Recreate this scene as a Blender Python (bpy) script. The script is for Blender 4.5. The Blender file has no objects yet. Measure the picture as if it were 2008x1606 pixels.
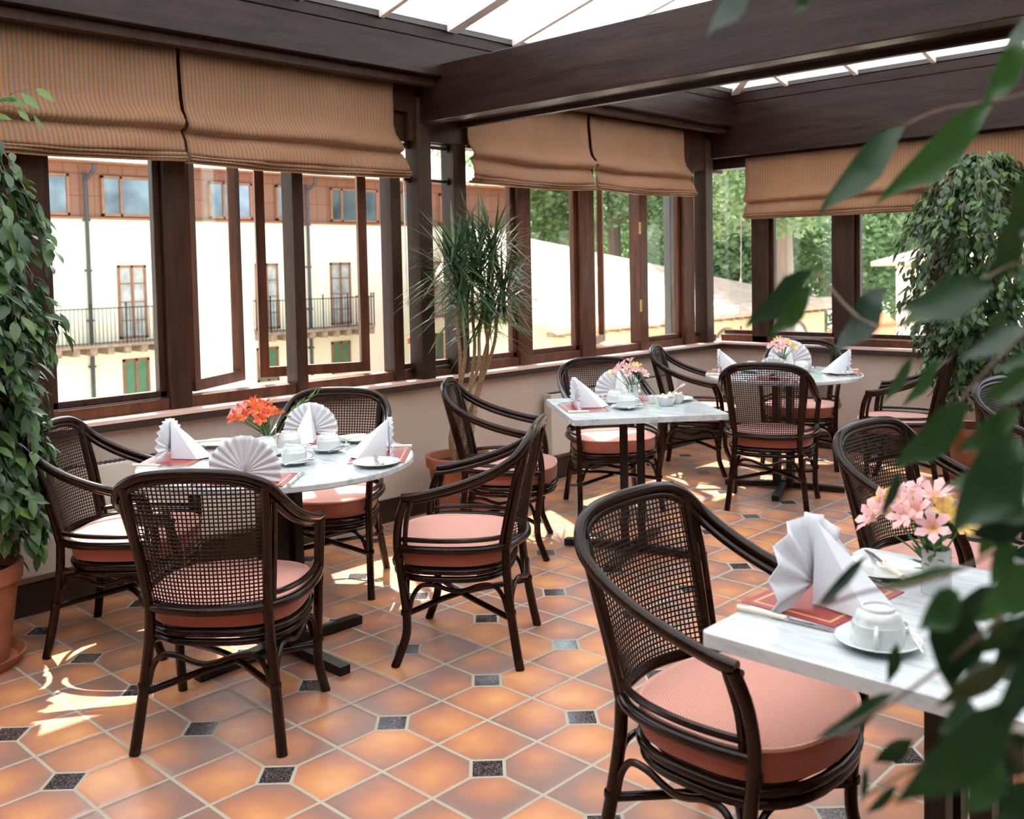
import bpy, bmesh, math, random
from mathutils import Vector, Matrix
PI = math.pi
random.seed(7)
sc = bpy.context.scene
COL = sc.collection

# ---------------------------------------------------------------- camera
CAM = Vector((-1.946, -2.402, 1.446))
F_PX, CX, CY = 1918.5, 985.4, 616.2
RX = Vector((0.69282, -0.72081, -0.02084))     # image right
DN = Vector((-0.04822, -0.01748, -0.99868))    # image down
FW = Vector((0.71949, 0.69292, -0.04687))      # view direction
cam = bpy.data.objects.new('camera', bpy.data.cameras.new('camera'))
COL.objects.link(cam)
m = Matrix((RX, -DN, -FW)).transposed().to_4x4()
m.translation = CAM
cam.matrix_world = m
cam.data.sensor_width = 36
cam.data.sensor_fit = 'HORIZONTAL'
cam.data.lens = F_PX / 2008 * 36
cam.data.shift_x = (1004 - CX) / 2008
cam.data.shift_y = (CY - 803) / 2008
cam.data.clip_start = 0.05
cam.data.clip_end = 500
cam.data.dof.use_dof = True
cam.data.dof.focus_distance = 3.6
cam.data.dof.aperture_fstop = 5.0
sc.camera = cam

# ---------------------------------------------------------------- world, sun, exposure
w = bpy.data.worlds.new('world'); sc.world = w; w.use_nodes = True
nt = w.node_tree
sky = nt.nodes.new('ShaderNodeTexSky'); sky.sky_type = 'NISHITA'
sky.sun_disc = False
TO_SUN = Vector((0.52, 1.0, 1.68)).normalized()
sky.sun_elevation = math.asin(TO_SUN.z)
sky.sun_rotation = math.atan2(TO_SUN.x, TO_SUN.y)
sky.air_density = 1.2; sky.dust_density = 3.0; sky.altitude = 100
mixn = nt.nodes.new('ShaderNodeMix'); mixn.data_type = 'RGBA'
mixn.inputs[0].default_value = 0.35
mixn.inputs[7].default_value = (3.4, 3.4, 3.4, 1)
bgn = nt.nodes['Background']
nt.links.new(sky.outputs[0], mixn.inputs[6])
nt.links.new(mixn.outputs[2], bgn.inputs[0])
bgn.inputs[1].default_value = 0.42
sun = bpy.data.objects.new('sun', bpy.data.lights.new('sun', 'SUN'))
COL.objects.link(sun)
sun.data.energy = 10.0
sun.data.angle = 0.012
sun.data.color = (1.0, 0.95, 0.86)
sun.rotation_euler = (-TO_SUN).to_track_quat('-Z', 'Y').to_euler()
sc.view_settings.view_transform = 'Standard'
sc.view_settings.look = 'None'
sc.view_settings.gamma = 1
sc.view_settings.use_curve_mapping = False
sc.view_settings.exposure = 1.08

# ---------------------------------------------------------------- point helpers (photo pixel -> point on a real plane)
def ray(px, py):
    return (RX * ((px - CX) / F_PX) + DN * ((py - CY) / F_PX) + FW)
def at_z(px, py, z): d = ray(px, py); return CAM + d * ((z - CAM.z) / d.z)
def at_y(px, py, y): d = ray(px, py); return CAM + d * ((y - CAM.y) / d.y)
def at_x(px, py, x): d = ray(px, py); return CAM + d * ((x - CAM.x) / d.x)
def at_d(px, py, dist): return CAM + ray(px, py) * dist

# ---------------------------------------------------------------- materials
MATS = {}
def new_mat(name):
    mt = bpy.data.materials.new(name); mt.use_nodes = True
    MATS[name] = mt
    return mt, mt.node_tree.nodes, mt.node_tree.links, mt.node_tree.nodes['Principled BSDF']
def N(nodes, t, **k):
    n = nodes.new(t)
    for a, b in k.items(): setattr(n, a, b)
    return n
def ramp(nodes, stops):
    r = nodes.new('ShaderNodeValToRGB')
    e = r.color_ramp.elements
    e[0].position, e[0].color = stops[0][0], (*stops[0][1], 1)
    e[1].position, e[1].color = stops[-1][0], (*stops[-1][1], 1)
    for p, c in stops[1:-1]:
        x = e.new(p); x.color = (*c, 1)
    return r
def plain(name, col, rough=.5, metal=0, coat=0, spec=.5, var=.12, scale=12, bump=0, stretch=(1, 1, 1), coords='Object'):
    """Principled material with a noise-varied base colour"""
    mt, n, l, b = new_mat(name)
    tc = N(n, 'ShaderNodeTexCoord'); mp = N(n, 'ShaderNodeMapping'); mp.inputs['Scale'].default_value = stretch
    l.new(tc.outputs[coords], mp.inputs[0])
    ns = N(n, 'ShaderNodeTexNoise'); ns.inputs['Scale'].default_value = scale; ns.inputs['Detail'].default_value = 5
    l.new(mp.outputs[0], ns.inputs['Vector'])
    lo = tuple(c * (1 - var) for c in col); hi = tuple(min(1, c * (1 + var)) for c in col)
    r = ramp(n, [(.3, lo), (.7, hi)])
    l.new(ns.outputs['Fac'], r.inputs[0]); l.new(r.outputs[0], b.inputs['Base Color'])
    b.inputs['Roughness'].default_value = rough; b.inputs['Metallic'].default_value = metal
    b.inputs['Coat Weight'].default_value = coat; b.inputs['Coat Roughness'].default_value = .15
    b.inputs['Specular IOR Level'].default_value = spec
    if bump:
        bp = N(n, 'ShaderNodeBump'); bp.inputs['Strength'].default_value = bump; bp.inputs['Distance'].default_value = .01
        l.new(ns.outputs['Fac'], bp.inputs['Height']); l.new(bp.outputs[0], b.inputs['Normal'])
    return mt

beam_wood = plain('dark_stained_beam', (.019, .0100, .0090), .34, coat=.05, spec=.20, var=.45, scale=3, stretch=(1, 9, 9), bump=.25)
beam_wood_y = plain('dark_stained_beam_across', (.019, .0090, .0078), .34, coat=.05, spec=.18, var=.45, scale=3, stretch=(9, 1, 9), bump=.25)
frame_wood = plain('red_brown_frame', (.075, .026, .013), .42, coat=.03, spec=.18, var=.35, scale=4, stretch=(8, 8, 1), bump=.1)
frame_dark = plain('dark_frame', (.036, .016, .010), .42, coat=.02, spec=.15, var=.35, scale=4, stretch=(8, 8, 1), bump=.1)
post_wood = plain('post_wood', (.040, .022, .016), .45, coat=.0, spec=.14, var=.25, scale=4, stretch=(8, 8, 1), bump=.1)
rattan = plain('dark_rattan', (.0135, .0042, .0022), .24, coat=.12, spec=.22, var=.5, scale=14)
cane = plain('dark_cane', (.018, .0065, .0038), .40, coat=0, spec=.22, var=.3, scale=40)
wall_paint = plain('beige_plaster', (.52, .42, .345), .85, var=.05, scale=6, bump=.05)
unseen_wall_m = plain('unseen_wall_brown', (.20, .15, .115), .85, var=.04, scale=5, bump=.05)  # kept brown so the added unseen walls bounce less light
skirting = plain('dark_skirting', (.030, .016, .011), .45, coat=.2, var=.3, scale=5)
terracotta = plain('terracotta_pot', (.33, .110, .052), .75, var=.22, scale=9, bump=.1)
soil = plain('dark_soil', (.035, .022, .014), .95, var=.5, scale=60, bump=.6)
china = plain('white_china', (.58, .62, .61), .12, coat=.6, var=.02, scale=3)
linen = plain('white_linen', (.70, .72, .76), .85, var=.03, scale=120, bump=.05)
ivory = plain('ivory_handle', (.80, .70, .54), .35, var=.08, scale=20)
steel = plain('polished_steel', (.62, .60, .57), .16, metal=1, var=.05, scale=8)
black_iron = plain('black_iron', (.009, .0075, .0065), .34, coat=.08, spec=.25, var=.3, scale=20)
brass = plain('brass', (.75, .55, .20), .3, metal=1, var=.1, scale=10)
radiator_paint = plain('cream_enamel', (.62, .57, .49), .4, coat=.2, var=.03, scale=4)
grey_metal = plain('grey_metal', (.075, .068, .063), .55, var=.12, scale=4)
skylight_bar = plain('pale_bar', (.78, .74, .70), .5, var=.12, scale=5)
salt_white = plain('frosted_white', (.8, .8, .78), .35, var=.05, scale=30)
sugar = plain('sugar_sachets', (.82, .72, .60), .8, var=.2, scale=60)
cord_white = plain('white_cord', (.75, .73, .68), .6, var=.05)
acorn_orange = plain('orange_acorn', (.75, .27, .05), .4, var=.1)
bark = plain('fig_bark', (.17, .125, .085), .85, var=.35, scale=20, bump=.5)
drac_stem = plain('dracaena_stem', (.26, .165, .085), .8, var=.4, scale=45, bump=.5, stretch=(1, 1, 3))
cream_wall = plain('cream_render', (.93, .82, .60), .9, var=.03, scale=1.2)
yellow_wall = plain('yellow_render', (.72, .60, .36), .9, var=.06, scale=1.0)
ground_m = plain('pale_paving', (.62, .55, .46), .9, var=.12, scale=.5)
panel_brown = None
bark_far = plain('pine_bark', (.25, .185, .15), .9, var=.3, scale=3, stretch=(1, 1, .2))
stone_bracket = plain('timber_bracket', (.30, .20, .13), .85, var=.35, scale=6)
door_wood = plain('orange_brown_joinery', (.27, .115, .06), .6, var=.15, scale=5)
green_shutter = plain('green_shutter', (.085, .20, .10), .6, var=.15, scale=4)
pipe_metal = plain('lead_downpipe', (.045, .045, .055), .5, var=.15, scale=5)
red_tile_roof = plain('red_roof_tile', (.62, .19, .09), .85, var=.2, scale=8)

def leaf_mat(name, c1, c2, trans=.25, rough=.35):
    mt, n, l, b = new_mat(name)
    g = N(n, 'ShaderNodeNewGeometry')
    r = ramp(n, [(0, c1), (.8, tuple((a + d) / 2 for a, d in zip(c1, c2))), (1, c2)])
    l.new(g.outputs['Random Per Island'], r.inputs[0])
    l.new(r.outputs[0], b.inputs['Base Color'])
    b.inputs['Roughness'].default_value = rough
    tr = N(n, 'ShaderNodeBsdfTranslucent'); l.new(r.outputs[0], tr.inputs[0])
    mx = N(n, 'ShaderNodeMixShader'); mx.inputs[0].default_value = trans
    l.new(b.outputs[0], mx.inputs[1]); l.new(tr.outputs[0], mx.inputs[2])
    l.new(mx.outputs[0], n['Material Output'].inputs[0])
    return mt
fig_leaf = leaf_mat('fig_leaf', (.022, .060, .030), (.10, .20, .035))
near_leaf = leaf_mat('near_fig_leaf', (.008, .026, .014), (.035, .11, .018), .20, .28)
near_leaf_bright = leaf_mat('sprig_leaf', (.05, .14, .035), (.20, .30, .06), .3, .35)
drac_leaf = leaf_mat('dracaena_leaf', (.018, .065, .026), (.09, .15, .035), .15, .4)
flower_green = leaf_mat('flower_green', (.05, .16, .03), (.12, .28, .05))
tree_leaf = leaf_mat('tree_leaf', (.15, .27, .12), (.42, .54, .28), .45, .6)

def petal_mat(name, c_out, c_in):
    mt, n, l, b = new_mat(name)
    tc = N(n, 'ShaderNodeTexCoord')
    ns = N(n, 'ShaderNodeTexNoise'); ns.inputs['Scale'].default_value = 35
    l.new(tc.outputs['Object'], ns.inputs['Vector'])
    r = ramp(n, [(.40, c_out), (.66, c_in)])
    l.new(ns.outputs['Fac'], r.inputs[0]); l.new(r.outputs[0], b.inputs['Base Color'])
    b.inputs['Roughness'].default_value = .6
    tr = N(n, 'ShaderNodeBsdfTranslucent'); l.new(r.outputs[0], tr.inputs[0])
    mx = N(n, 'ShaderNodeMixShader'); mx.inputs[0].default_value = .35
    l.new(b.outputs[0], mx.inputs[1]); l.new(tr.outputs[0], mx.inputs[2])
    l.new(mx.outputs[0], n['Material Output'].inputs[0])
    return mt
petal_red = petal_mat('orange_red_petal', (.78, .085, .045), (.92, .24, .06))
petal_pink = petal_mat('pink_petal', (.86, .50, .55), (.90, .66, .60))
petal_yellow = petal_mat('yellow_petal', (.90, .62, .12), (.88, .70, .35))

def fabric_mat(name='salmon_check', c1=(.48, .145, .10), c2=(.78, .43, .345)):
    mt, n, l, b = new_mat(name)
    tc = N(n, 'ShaderNodeTexCoord'); mp = N(n, 'ShaderNodeMapping'); mp.inputs['Scale'].default_value = (130, 130, 130)
    l.new(tc.outputs['Object'], mp.inputs[0])
    sp = N(n, 'ShaderNodeSeparateXYZ'); l.new(mp.outputs[0], sp.inputs[0])
    def st(o):
        a = N(n, 'ShaderNodeMath', operation='SINE'); mu = N(n, 'ShaderNodeMath', operation='MULTIPLY'); mu.inputs[1].default_value = 2 * PI
        l.new(o, mu.inputs[0]); l.new(mu.outputs[0], a.inputs[0]); return a.outputs[0]
    s1, s2 = st(sp.outputs[0]), st(sp.outputs[1])
    s3 = st(sp.outputs[2])
    g = N(n, 'ShaderNodeNewGeometry'); gs = N(n, 'ShaderNodeSeparateXYZ'); l.new(g.outputs['Normal'], gs.inputs[0])
    side = N(n, 'ShaderNodeMath', operation='LESS_THAN'); side.inputs[1].default_value = .6; l.new(gs.outputs[2], side.inputs[0])
    ma = N(n, 'ShaderNodeMath', operation='MULTIPLY'); l.new(s1, ma.inputs[0]); l.new(s2, ma.inputs[1])
    ad = N(n, 'ShaderNodeMath', operation='ADD'); l.new(sp.outputs[0], ad.inputs[0]); l.new(sp.outputs[1], ad.inputs[1])
    mb = N(n, 'ShaderNodeMath', operation='MULTIPLY'); l.new(st(ad.outputs[0]), mb.inputs[0]); l.new(s3, mb.inputs[1])
    m_ = N(n, 'ShaderNodeMix'); l.new(side.outputs[0], m_.inputs[0]); l.new(ma.outputs[0], m_.inputs[2]); l.new(mb.outputs[0], m_.inputs[3])
    r = ramp(n, [(.2, c1), (.8, c2)])
    mr = N(n, 'ShaderNodeMath', operation='MULTIPLY_ADD'); mr.inputs[1].default_value = .5; mr.inputs[2].default_value = .5
    l.new(m_.outputs[0], mr.inputs[0]); l.new(mr.outputs[0], r.inputs[0]); l.new(r.outputs[0], b.inputs['Base Color'])
    b.inputs['Roughness'].default_value = .85
    b.inputs['Sheen Weight'].default_value = .3
    return mt
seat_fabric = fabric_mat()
shaded_side_fabric = fabric_mat('shaded_side_cloth', (.26, .058, .034), (.42, .130, .085))
piping_m = plain('salmon_piping', (.74, .40, .31), .7, var=.1)

def marble_mat():
    mt, n, l, b = new_mat('white_marble')
    tc = N(n, 'ShaderNodeTexCoord'); mp = N(n, 'ShaderNodeMapping'); mp.inputs['Scale'].default_value = (11, 2.0, 9)
    mp.inputs['Rotation'].default_value = (0, 0, .25)
    l.new(tc.outputs['Object'], mp.inputs[0])
    ns = N(n, 'ShaderNodeTexNoise'); ns.inputs['Scale'].default_value = 2.0; ns.inputs['Detail'].default_value = 9; ns.inputs['Roughness'].default_value = .72
    ns.inputs['Distortion'].default_value = .5
    l.new(mp.outputs[0], ns.inputs['Vector'])
    r = ramp(n, [(.34, (.24, .29, .32)), (.44, (.44, .49, .51)), (.52, (.52, .56, .575)), (.62, (.575, .615, .625))])
    l.new(ns.outputs['Fac'], r.inputs[0]); l.new(r.outputs[0], b.inputs['Base Color'])
    b.inputs['Roughness'].default_value = .18
    return mt
marble = marble_mat()

def glass_mat(name, tint=(1, 1, 1), refl=1.0):
    mt, n, l, b = new_mat(name)
    n.remove(b)
    tr = N(n, 'ShaderNodeBsdfTransparent'); tr.inputs[0].default_value = (*tint, 1)
    gl = N(n, 'ShaderNodeBsdfGlossy'); gl.inputs['Roughness'].default_value = .02
    g = N(n, 'ShaderNodeNewGeometry'); dt = N(n, 'ShaderNodeVectorMath', operation='DOT_PRODUCT')
    l.new(g.outputs['Incoming'], dt.inputs[0]); l.new(g.outputs['Normal'], dt.inputs[1])
    ab = N(n, 'ShaderNodeMath', operation='ABSOLUTE'); l.new(dt.outputs['Value'], ab.inputs[0])
    om = N(n, 'ShaderNodeMath', operation='SUBTRACT'); om.inputs[0].default_value = 1.0; l.new(ab.outputs[0], om.inputs[1])
    pw = N(n, 'ShaderNodeMath', operation='POWER'); pw.inputs[1].default_value = 5.0; l.new(om.outputs[0], pw.inputs[0])
    mu = N(n, 'ShaderNodeMath', operation='MULTIPLY_ADD'); mu.inputs[1].default_value = .96 * refl; mu.inputs[2].default_value = .04 * refl
    l.new(pw.outputs[0], mu.inputs[0])
    mx = N(n, 'ShaderNodeMixShader')
    l.new(mu.outputs[0], mx.inputs[0]); l.new(tr.outputs[0], mx.inputs[1]); l.new(gl.outputs[0], mx.inputs[2])
    l.new(mx.outputs[0], n['Material Output'].inputs[0])
    return mt
glass = glass_mat('window_glass', (.95, .98, .96))
vase_glass = glass_mat('vase_glass', (.86, .93, .90), 1.6)
def opal_mat():
    mt, n, l, b = new_mat('opal_glazing')
    tc = N(n, 'ShaderNodeTexCoord'); ns = N(n, 'ShaderNodeTexNoise'); ns.inputs['Scale'].default_value = 2
    l.new(tc.outputs['Object'], ns.inputs['Vector'])
    r = ramp(n, [(.3, (.86, .88, .90)), (.7, (.92, .93, .94))]); l.new(ns.outputs['Fac'], r.inputs[0])
    tr = N(n, 'ShaderNodeBsdfTranslucent'); l.new(r.outputs[0], tr.inputs[0])
    l.new(r.outputs[0], b.inputs['Base Color']); b.inputs['Roughness'].default_value = .3
    mx = N(n, 'ShaderNodeMixShader'); mx.inputs[0].default_value = .62
    l.new(b.outputs[0], mx.inputs[1]); l.new(tr.outputs[0], mx.inputs[2])
    l.new(mx.outputs[0], n['Material Output'].inputs[0])
    return mt
opal = opal_mat()
mirror_glass = plain('dark_reflecting_glass', (.16, .20, .25), .08, metal=.6, var=.5, scale=1.2)
curtain_glass = plain('curtained_glass', (.40, .41, .38), .2, var=.35, scale=3)

def blind_mat(axis):
    mt, n, l, b = new_mat('striped_blind_' + axis)
    tc = N(n, 'ShaderNodeTexCoord'); sp = N(n, 'ShaderNodeSeparateXYZ'); l.new(tc.outputs['Object'], sp.inputs[0])
    ns = N(n, 'ShaderNodeTexNoise'); ns.inputs['Scale'].default_value = 300; l.new(tc.outputs['Object'], ns.inputs['Vector'])
    mu = N(n, 'ShaderNodeMath', operation='MULTIPLY'); mu.inputs[1].default_value = 1 / .021
    l.new(sp.outputs['X' if axis == 'x' else 'Y'], mu.inputs[0])
    fr = N(n, 'ShaderNodeMath', operation='FRACT'); l.new(mu.outputs[0], fr.inputs[0])
    r = ramp(n, [(0, (.52, .215, .065)), (.28, (.58, .28, .095)), (.42, (.28, .225, .195)), (.60, (.215, .205, .225)), (.72, (.28, .22, .18)), (.88, (.52, .245, .085))])
    l.new(fr.outputs[0], r.inputs[0])
    mx0 = N(n, 'ShaderNodeMix'); mx0.data_type = 'RGBA'; mx0.blend_type = 'MULTIPLY'; mx0.inputs[0].default_value = .35
    l.new(r.outputs[0], mx0.inputs[6]); l.new(ns.outputs['Color'], mx0.inputs[7])
    l.new(mx0.outputs[2], b.inputs['Base Color']); b.inputs['Roughness'].default_value = .9
    tr = N(n, 'ShaderNodeBsdfTranslucent'); l.new(mx0.outputs[2], tr.inputs[0])
    mx = N(n, 'ShaderNodeMixShader'); mx.inputs[0].default_value = .42
    l.new(b.outputs[0], mx.inputs[1]); l.new(tr.outputs[0], mx.inputs[2]); l.new(mx.outputs[0], n['Material Output'].inputs[0])
    return mt
blind_x, blind_y = blind_mat('x'), blind_mat('y')

def floor_mat():
    S = .43
    mt, n, l, b = new_mat('terracotta_floor')
    def M(op, a, b_=None, c=None):
        q = N(n, 'ShaderNodeMath', operation=op)
        for i, v in enumerate((a, b_, c)):
            if v is None: continue
            if isinstance(v, (int, float)): q.inputs[i].default_value = v
            else: l.new(v, q.inputs[i])
        return q.outputs[0]
    g = N(n, 'ShaderNodeNewGeometry'); sp = N(n, 'ShaderNodeSeparateXYZ'); l.new(g.outputs['Position'], sp.inputs[0])
    x, y = sp.outputs[0], sp.outputs[1]
    def fold(v, p):      # distance to the nearest multiple of p
        return M('PINGPONG', M('ABSOLUTE', v), p / 2)
    xs = M('ADD', x, 43.0); ys = M('ADD', y, 43.0)      # 43 = 100 * S
    ax, ay = fold(xs, S), fold(ys, S)
    dd = M('ADD', ax, ay)
    lx, ly = fold(xs, S / 2), fold(ys, S / 2)
    lmin = M('MINIMUM', lx, ly)
    line = M('LESS_THAN', lmin, .0052)
    dot_in = M('LESS_THAN', dd, .0615)
    dot_out = M('LESS_THAN', dd, .0755)
    grout = M('MULTIPLY', M('MAXIMUM', line, dot_out), M('SUBTRACT', 1.0, dot_in))
    cx_, cy_ = M('FLOOR', M('DIVIDE', xs, S / 2)), M('FLOOR', M('DIVIDE', ys, S / 2))
    cb = N(n, 'ShaderNodeCombineXYZ'); l.new(cx_, cb.inputs[0]); l.new(cy_, cb.inputs[1])
    wn = N(n, 'ShaderNodeTexWhiteNoise'); wn.noise_dimensions = '2D'; l.new(cb.outputs[0], wn.inputs['Vector'])
    wsep = N(n, 'ShaderNodeSeparateColor'); l.new(wn.outputs['Color'], wsep.inputs[0])
    # tile-local position, with a per-tile shift of the fired centre
    ux = M('SUBTRACT', M('FRACT', M('DIVIDE', xs, S / 2)), M('MULTIPLY_ADD', wsep.outputs[0], .5, .25))
    uy = M('SUBTRACT', M('FRACT', M('DIVIDE', ys, S / 2)), M('MULTIPLY_ADD', wsep.outputs[1], .5, .25))
    rr = M('SQRT', M('ADD', M('MULTIPLY', ux, ux), M('MULTIPLY', uy, uy)))
    ns = N(n, 'ShaderNodeTexNoise'); ns.inputs['Scale'].default_value = 9; ns.inputs['Detail'].default_value = 4
    l.new(g.outputs['Position'], ns.inputs['Vector'])
    fac = M('ADD', M('ADD', M('MULTIPLY', rr, .75), M('MULTIPLY', ns.outputs['Fac'], .45)), M('MULTIPLY', wsep.outputs[2], .38))
    r = ramp(n, [(.28, (.73, .345, .145)), (.50, (.61, .265, .115)), (.72, (.45, .195, .115)), (.95, (.29, .165, .130))])
    l.new(fac, r.inputs[0])
    gr = N(n, 'ShaderNodeTexVoronoi'); gr.inputs['Scale'].default_value = 320; l.new(g.outputs['Position'], gr.inputs['Vector'])
    rg = ramp(n, [(.2, (.018, .014, .016)), (.7, (.085, .065, .065)), (.95, (.26, .23, .22))]); l.new(gr.outputs['Color'], rg.inputs[0])
    m1 = N(n, 'ShaderNodeMix'); m1.data_type = 'RGBA'; l.new(dot_in, m1.inputs[0]); l.new(r.outputs[0], m1.inputs[6]); l.new(rg.outputs[0], m1.inputs[7])
    m2 = N(n, 'ShaderNodeMix'); m2.data_type = 'RGBA'; l.new(grout, m2.inputs[0]); l.new(m1.outputs[2], m2.inputs[6]); m2.inputs[7].default_value = (.41, .38, .285, 1)
    l.new(m2.outputs[2], b.inputs['Base Color'])
    ro = M('ADD', M('MULTIPLY', grout, .45), M('MULTIPLY_ADD', ns.outputs['Fac'], .14, .27))
    ro2 = M('SUBTRACT', ro, M('MULTIPLY', dot_in, .18))
    l.new(ro2, b.inputs['Roughness'])
    b.inputs['Specular IOR Level'].default_value = .55
    soft = M('SMOOTH_MIN', M('MULTIPLY', lmin, 60.0), 1.0, .2)
    h = M('MULTIPLY', M('MAXIMUM', soft, dot_in), M('SUBTRACT', 1.0, grout))
    bp = N(n, 'ShaderNodeBump'); bp.inputs['Strength'].default_value = .35; bp.inputs['Distance'].default_value = .004
    l.new(h, bp.inputs['Height']); l.new(bp.outputs[0], b.inputs['Normal'])
    return mt
floor_m = floor_mat()

def sill_mat():
    mt, n, l, b = new_mat('sill_tile')
    g = N(n, 'ShaderNodeNewGeometry')
    br = N(n, 'ShaderNodeTexBrick'); br.inputs['Scale'].default_value = 1; br.inputs['Brick Width'].default_value = .22; br.inputs['Row Height'].default_value = .9
    br.offset = 0; br.inputs['Mortar Size'].default_value = .005
    br.inputs['Color1'].default_value = (.66, .42, .34, 1); br.inputs['Color2'].default_value = (.74, .52, .44, 1); br.inputs['Mortar'].default_value = (.6, .56, .5, 1)
    l.new(g.outputs['Position'], br.inputs['Vector']); l.new(br.outputs[0], b.inputs['Base Color'])
    b.inputs['Roughness'].default_value = .35
    return mt
sill_tile = sill_mat()

def roof_mat(name, c1, c2, axis):
    mt, n, l, b = new_mat(name)
    g = N(n, 'ShaderNodeNewGeometry'); mp = N(n, 'ShaderNodeMapping')
    l.new(g.outputs['Position'], mp.inputs[0])
    if axis == 'y': mp.inputs['Rotation'].default_value = (0, 0, PI / 2)
    wv = N(n, 'ShaderNodeTexWave'); wv.inputs['Scale'].default_value = 1.6; wv.bands_direction = 'X'; l.new(mp.outputs[0], wv.inputs['Vector'])
    ns = N(n, 'ShaderNodeTexNoise'); ns.inputs['Scale'].default_value = 3; l.new(g.outputs['Position'], ns.inputs['Vector'])
    r = ramp(n, [(.3, c1), (.7, c2)]); l.new(ns.outputs['Fac'], r.inputs[0]); l.new(r.outputs[0], b.inputs['Base Color'])
    bp = N(n, 'ShaderNodeBump'); bp.inputs['Strength'].default_value = .5; bp.inputs['Distance'].default_value = .05
    l.new(wv.outputs['Fac'], bp.inputs['Height']); l.new(bp.outputs[0], b.inputs['Normal'])
    b.inputs['Roughness'].default_value = .9
    return mt
roof_x = roof_mat('sun_bleached_roof_tile', (.62, .40, .31), (.78, .56, .45), 'x')
roof_y = roof_mat('tower_roof_tile', (.60, .36, .26), (.74, .48, .36), 'y')
def panel_mat():
    mt, n, l, b = new_mat('brown_cladding')
    g = N(n, 'ShaderNodeNewGeometry'); sp = N(n, 'ShaderNodeSeparateXYZ'); l.new(g.outputs['Position'], sp.inputs[0])
    cb = N(n, 'ShaderNodeCombineXYZ'); l.new(sp.outputs[0], cb.inputs[0]); l.new(sp.outputs[2], cb.inputs[1])
    br = N(n, 'ShaderNodeTexBrick'); br.inputs['Scale'].default_value = 1; br.offset = 0
    br.inputs['Brick Width'].default_value = .42; br.inputs['Row Height'].default_value = .62; br.inputs['Mortar Size'].default_value = .015
    br.inputs['Color1'].default_value = (.215, .090, .055, 1); br.inputs['Color2'].default_value = (.24, .105, .065, 1); br.inputs['Mortar'].default_value = (.13, .05, .03, 1)
    l.new(cb.outputs[0], br.inputs['Vector']); l.new(br.outputs[0], b.inputs['Base Color'])
    b.inputs['Roughness'].default_value = .6
    return mt
panel_brown = panel_mat()
def mat_placemat():
    mt, n, l, b = new_mat('red_placemat')
    tc = N(n, 'ShaderNodeTexCoord'); sp = N(n, 'ShaderNodeSeparateXYZ'); l.new(tc.outputs['Object'], sp.inputs[0])
    def band(o, half):
        a = N(n, 'ShaderNodeMath', operation='ABSOLUTE'); l.new(o, a.inputs[0])
        s = N(n, 'ShaderNodeMath', operation='SUBTRACT'); s.inputs[0].default_value = half; l.new(a.outputs[0], s.inputs[1]); return s.outputs[0]
    mn = N(n, 'ShaderNodeMath', operation='MINIMUM'); l.new(band(sp.outputs[0], .105), mn.inputs[0]); l.new(band(sp.outputs[1], .145), mn.inputs[1])
    c = N(n, 'ShaderNodeMath', operation='COMPARE'); c.inputs[1].default_value = .020; c.inputs[2].default_value = .003; l.new(mn.outputs[0], c.inputs[0])
    mx = N(n, 'ShaderNodeMix'); mx.data_type = 'RGBA'; l.new(c.outputs[0], mx.inputs[0])
    mx.inputs[6].default_value = (.30, .030, .030, 1); mx.inputs[7].default_value = (.55, .36, .12, 1)
    l.new(mx.outputs[2], b.inputs['Base Color']); b.inputs['Roughness'].default_value = .35
    return mt
placemat_m = mat_placemat()

# ---------------------------------------------------------------- object helpers
def thing(name, label, cat, loc=(0, 0, 0), rz=0, group=None):
    o = bpy.data.objects.new(name, None); COL.objects.link(o)
    o.empty_display_size = .1
    o.location = loc; o.rotation_euler = (0, 0, rz)
    o['label'] = label; o['category'] = cat
    if group: o['group'] = group
    return o
def tag(o, label, cat, group=None):
    o['label'] = label; o['category'] = cat
    if group: o['group'] = group
    return o
def link(name, bm, mt, parent=None, smooth=True, label=None):
    me = bpy.data.meshes.new(name)
    bmesh.ops.recalc_face_normals(bm, faces=bm.faces[:])
    bm.to_mesh(me); bm.free()
    if smooth:
        me.polygons.foreach_set('use_smooth', [True] * len(me.polygons))
        try: me.set_sharp_from_angle(angle=math.radians(38))
        except Exception: pass
    me.materials.append(mt)
    o = bpy.data.objects.new(name, me); COL.objects.link(o)
    if smooth and len(me.polygons) < 300:
        wm = o.modifiers.new('weighted', 'WEIGHTED_NORMAL'); wm.keep_sharp = True; wm.weight = 90
    if parent: o.parent = parent
    if label: o['label'] = label
    return o
def raw(name, verts, faces, mt, parent=None, smooth=False, label=None):
    me = bpy.data.meshes.new(name); me.from_pydata([tuple(v) for v in verts], [], faces)
    if smooth: me.polygons.foreach_set('use_smooth', [True] * len(me.polygons))
    me.materials.append(mt)
    o = bpy.data.objects.new(name, me); COL.objects.link(o)
    if parent: o.parent = parent
    if label: o['label'] = label
    return o
def structure(o):
    o['kind'] = 'structure'; return o
def s_empty(name):
    o = bpy.data.objects.new(name, None); COL.objects.link(o); o['kind'] = 'structure'; return o
def dup(root, loc, rz, label=None, group=None):
    r = root.copy(); COL.objects.link(r)
    r.location = loc; r.rotation_euler = (0, 0, rz)
    if label: r['label'] = label
    if group: r['group'] = group
    for ch in list(root.children):
        c = ch.copy(); COL.objects.link(c); c.parent = r
        for g in ch.children:
            d = g.copy(); COL.objects.link(d); d.parent = c
    return r
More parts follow.
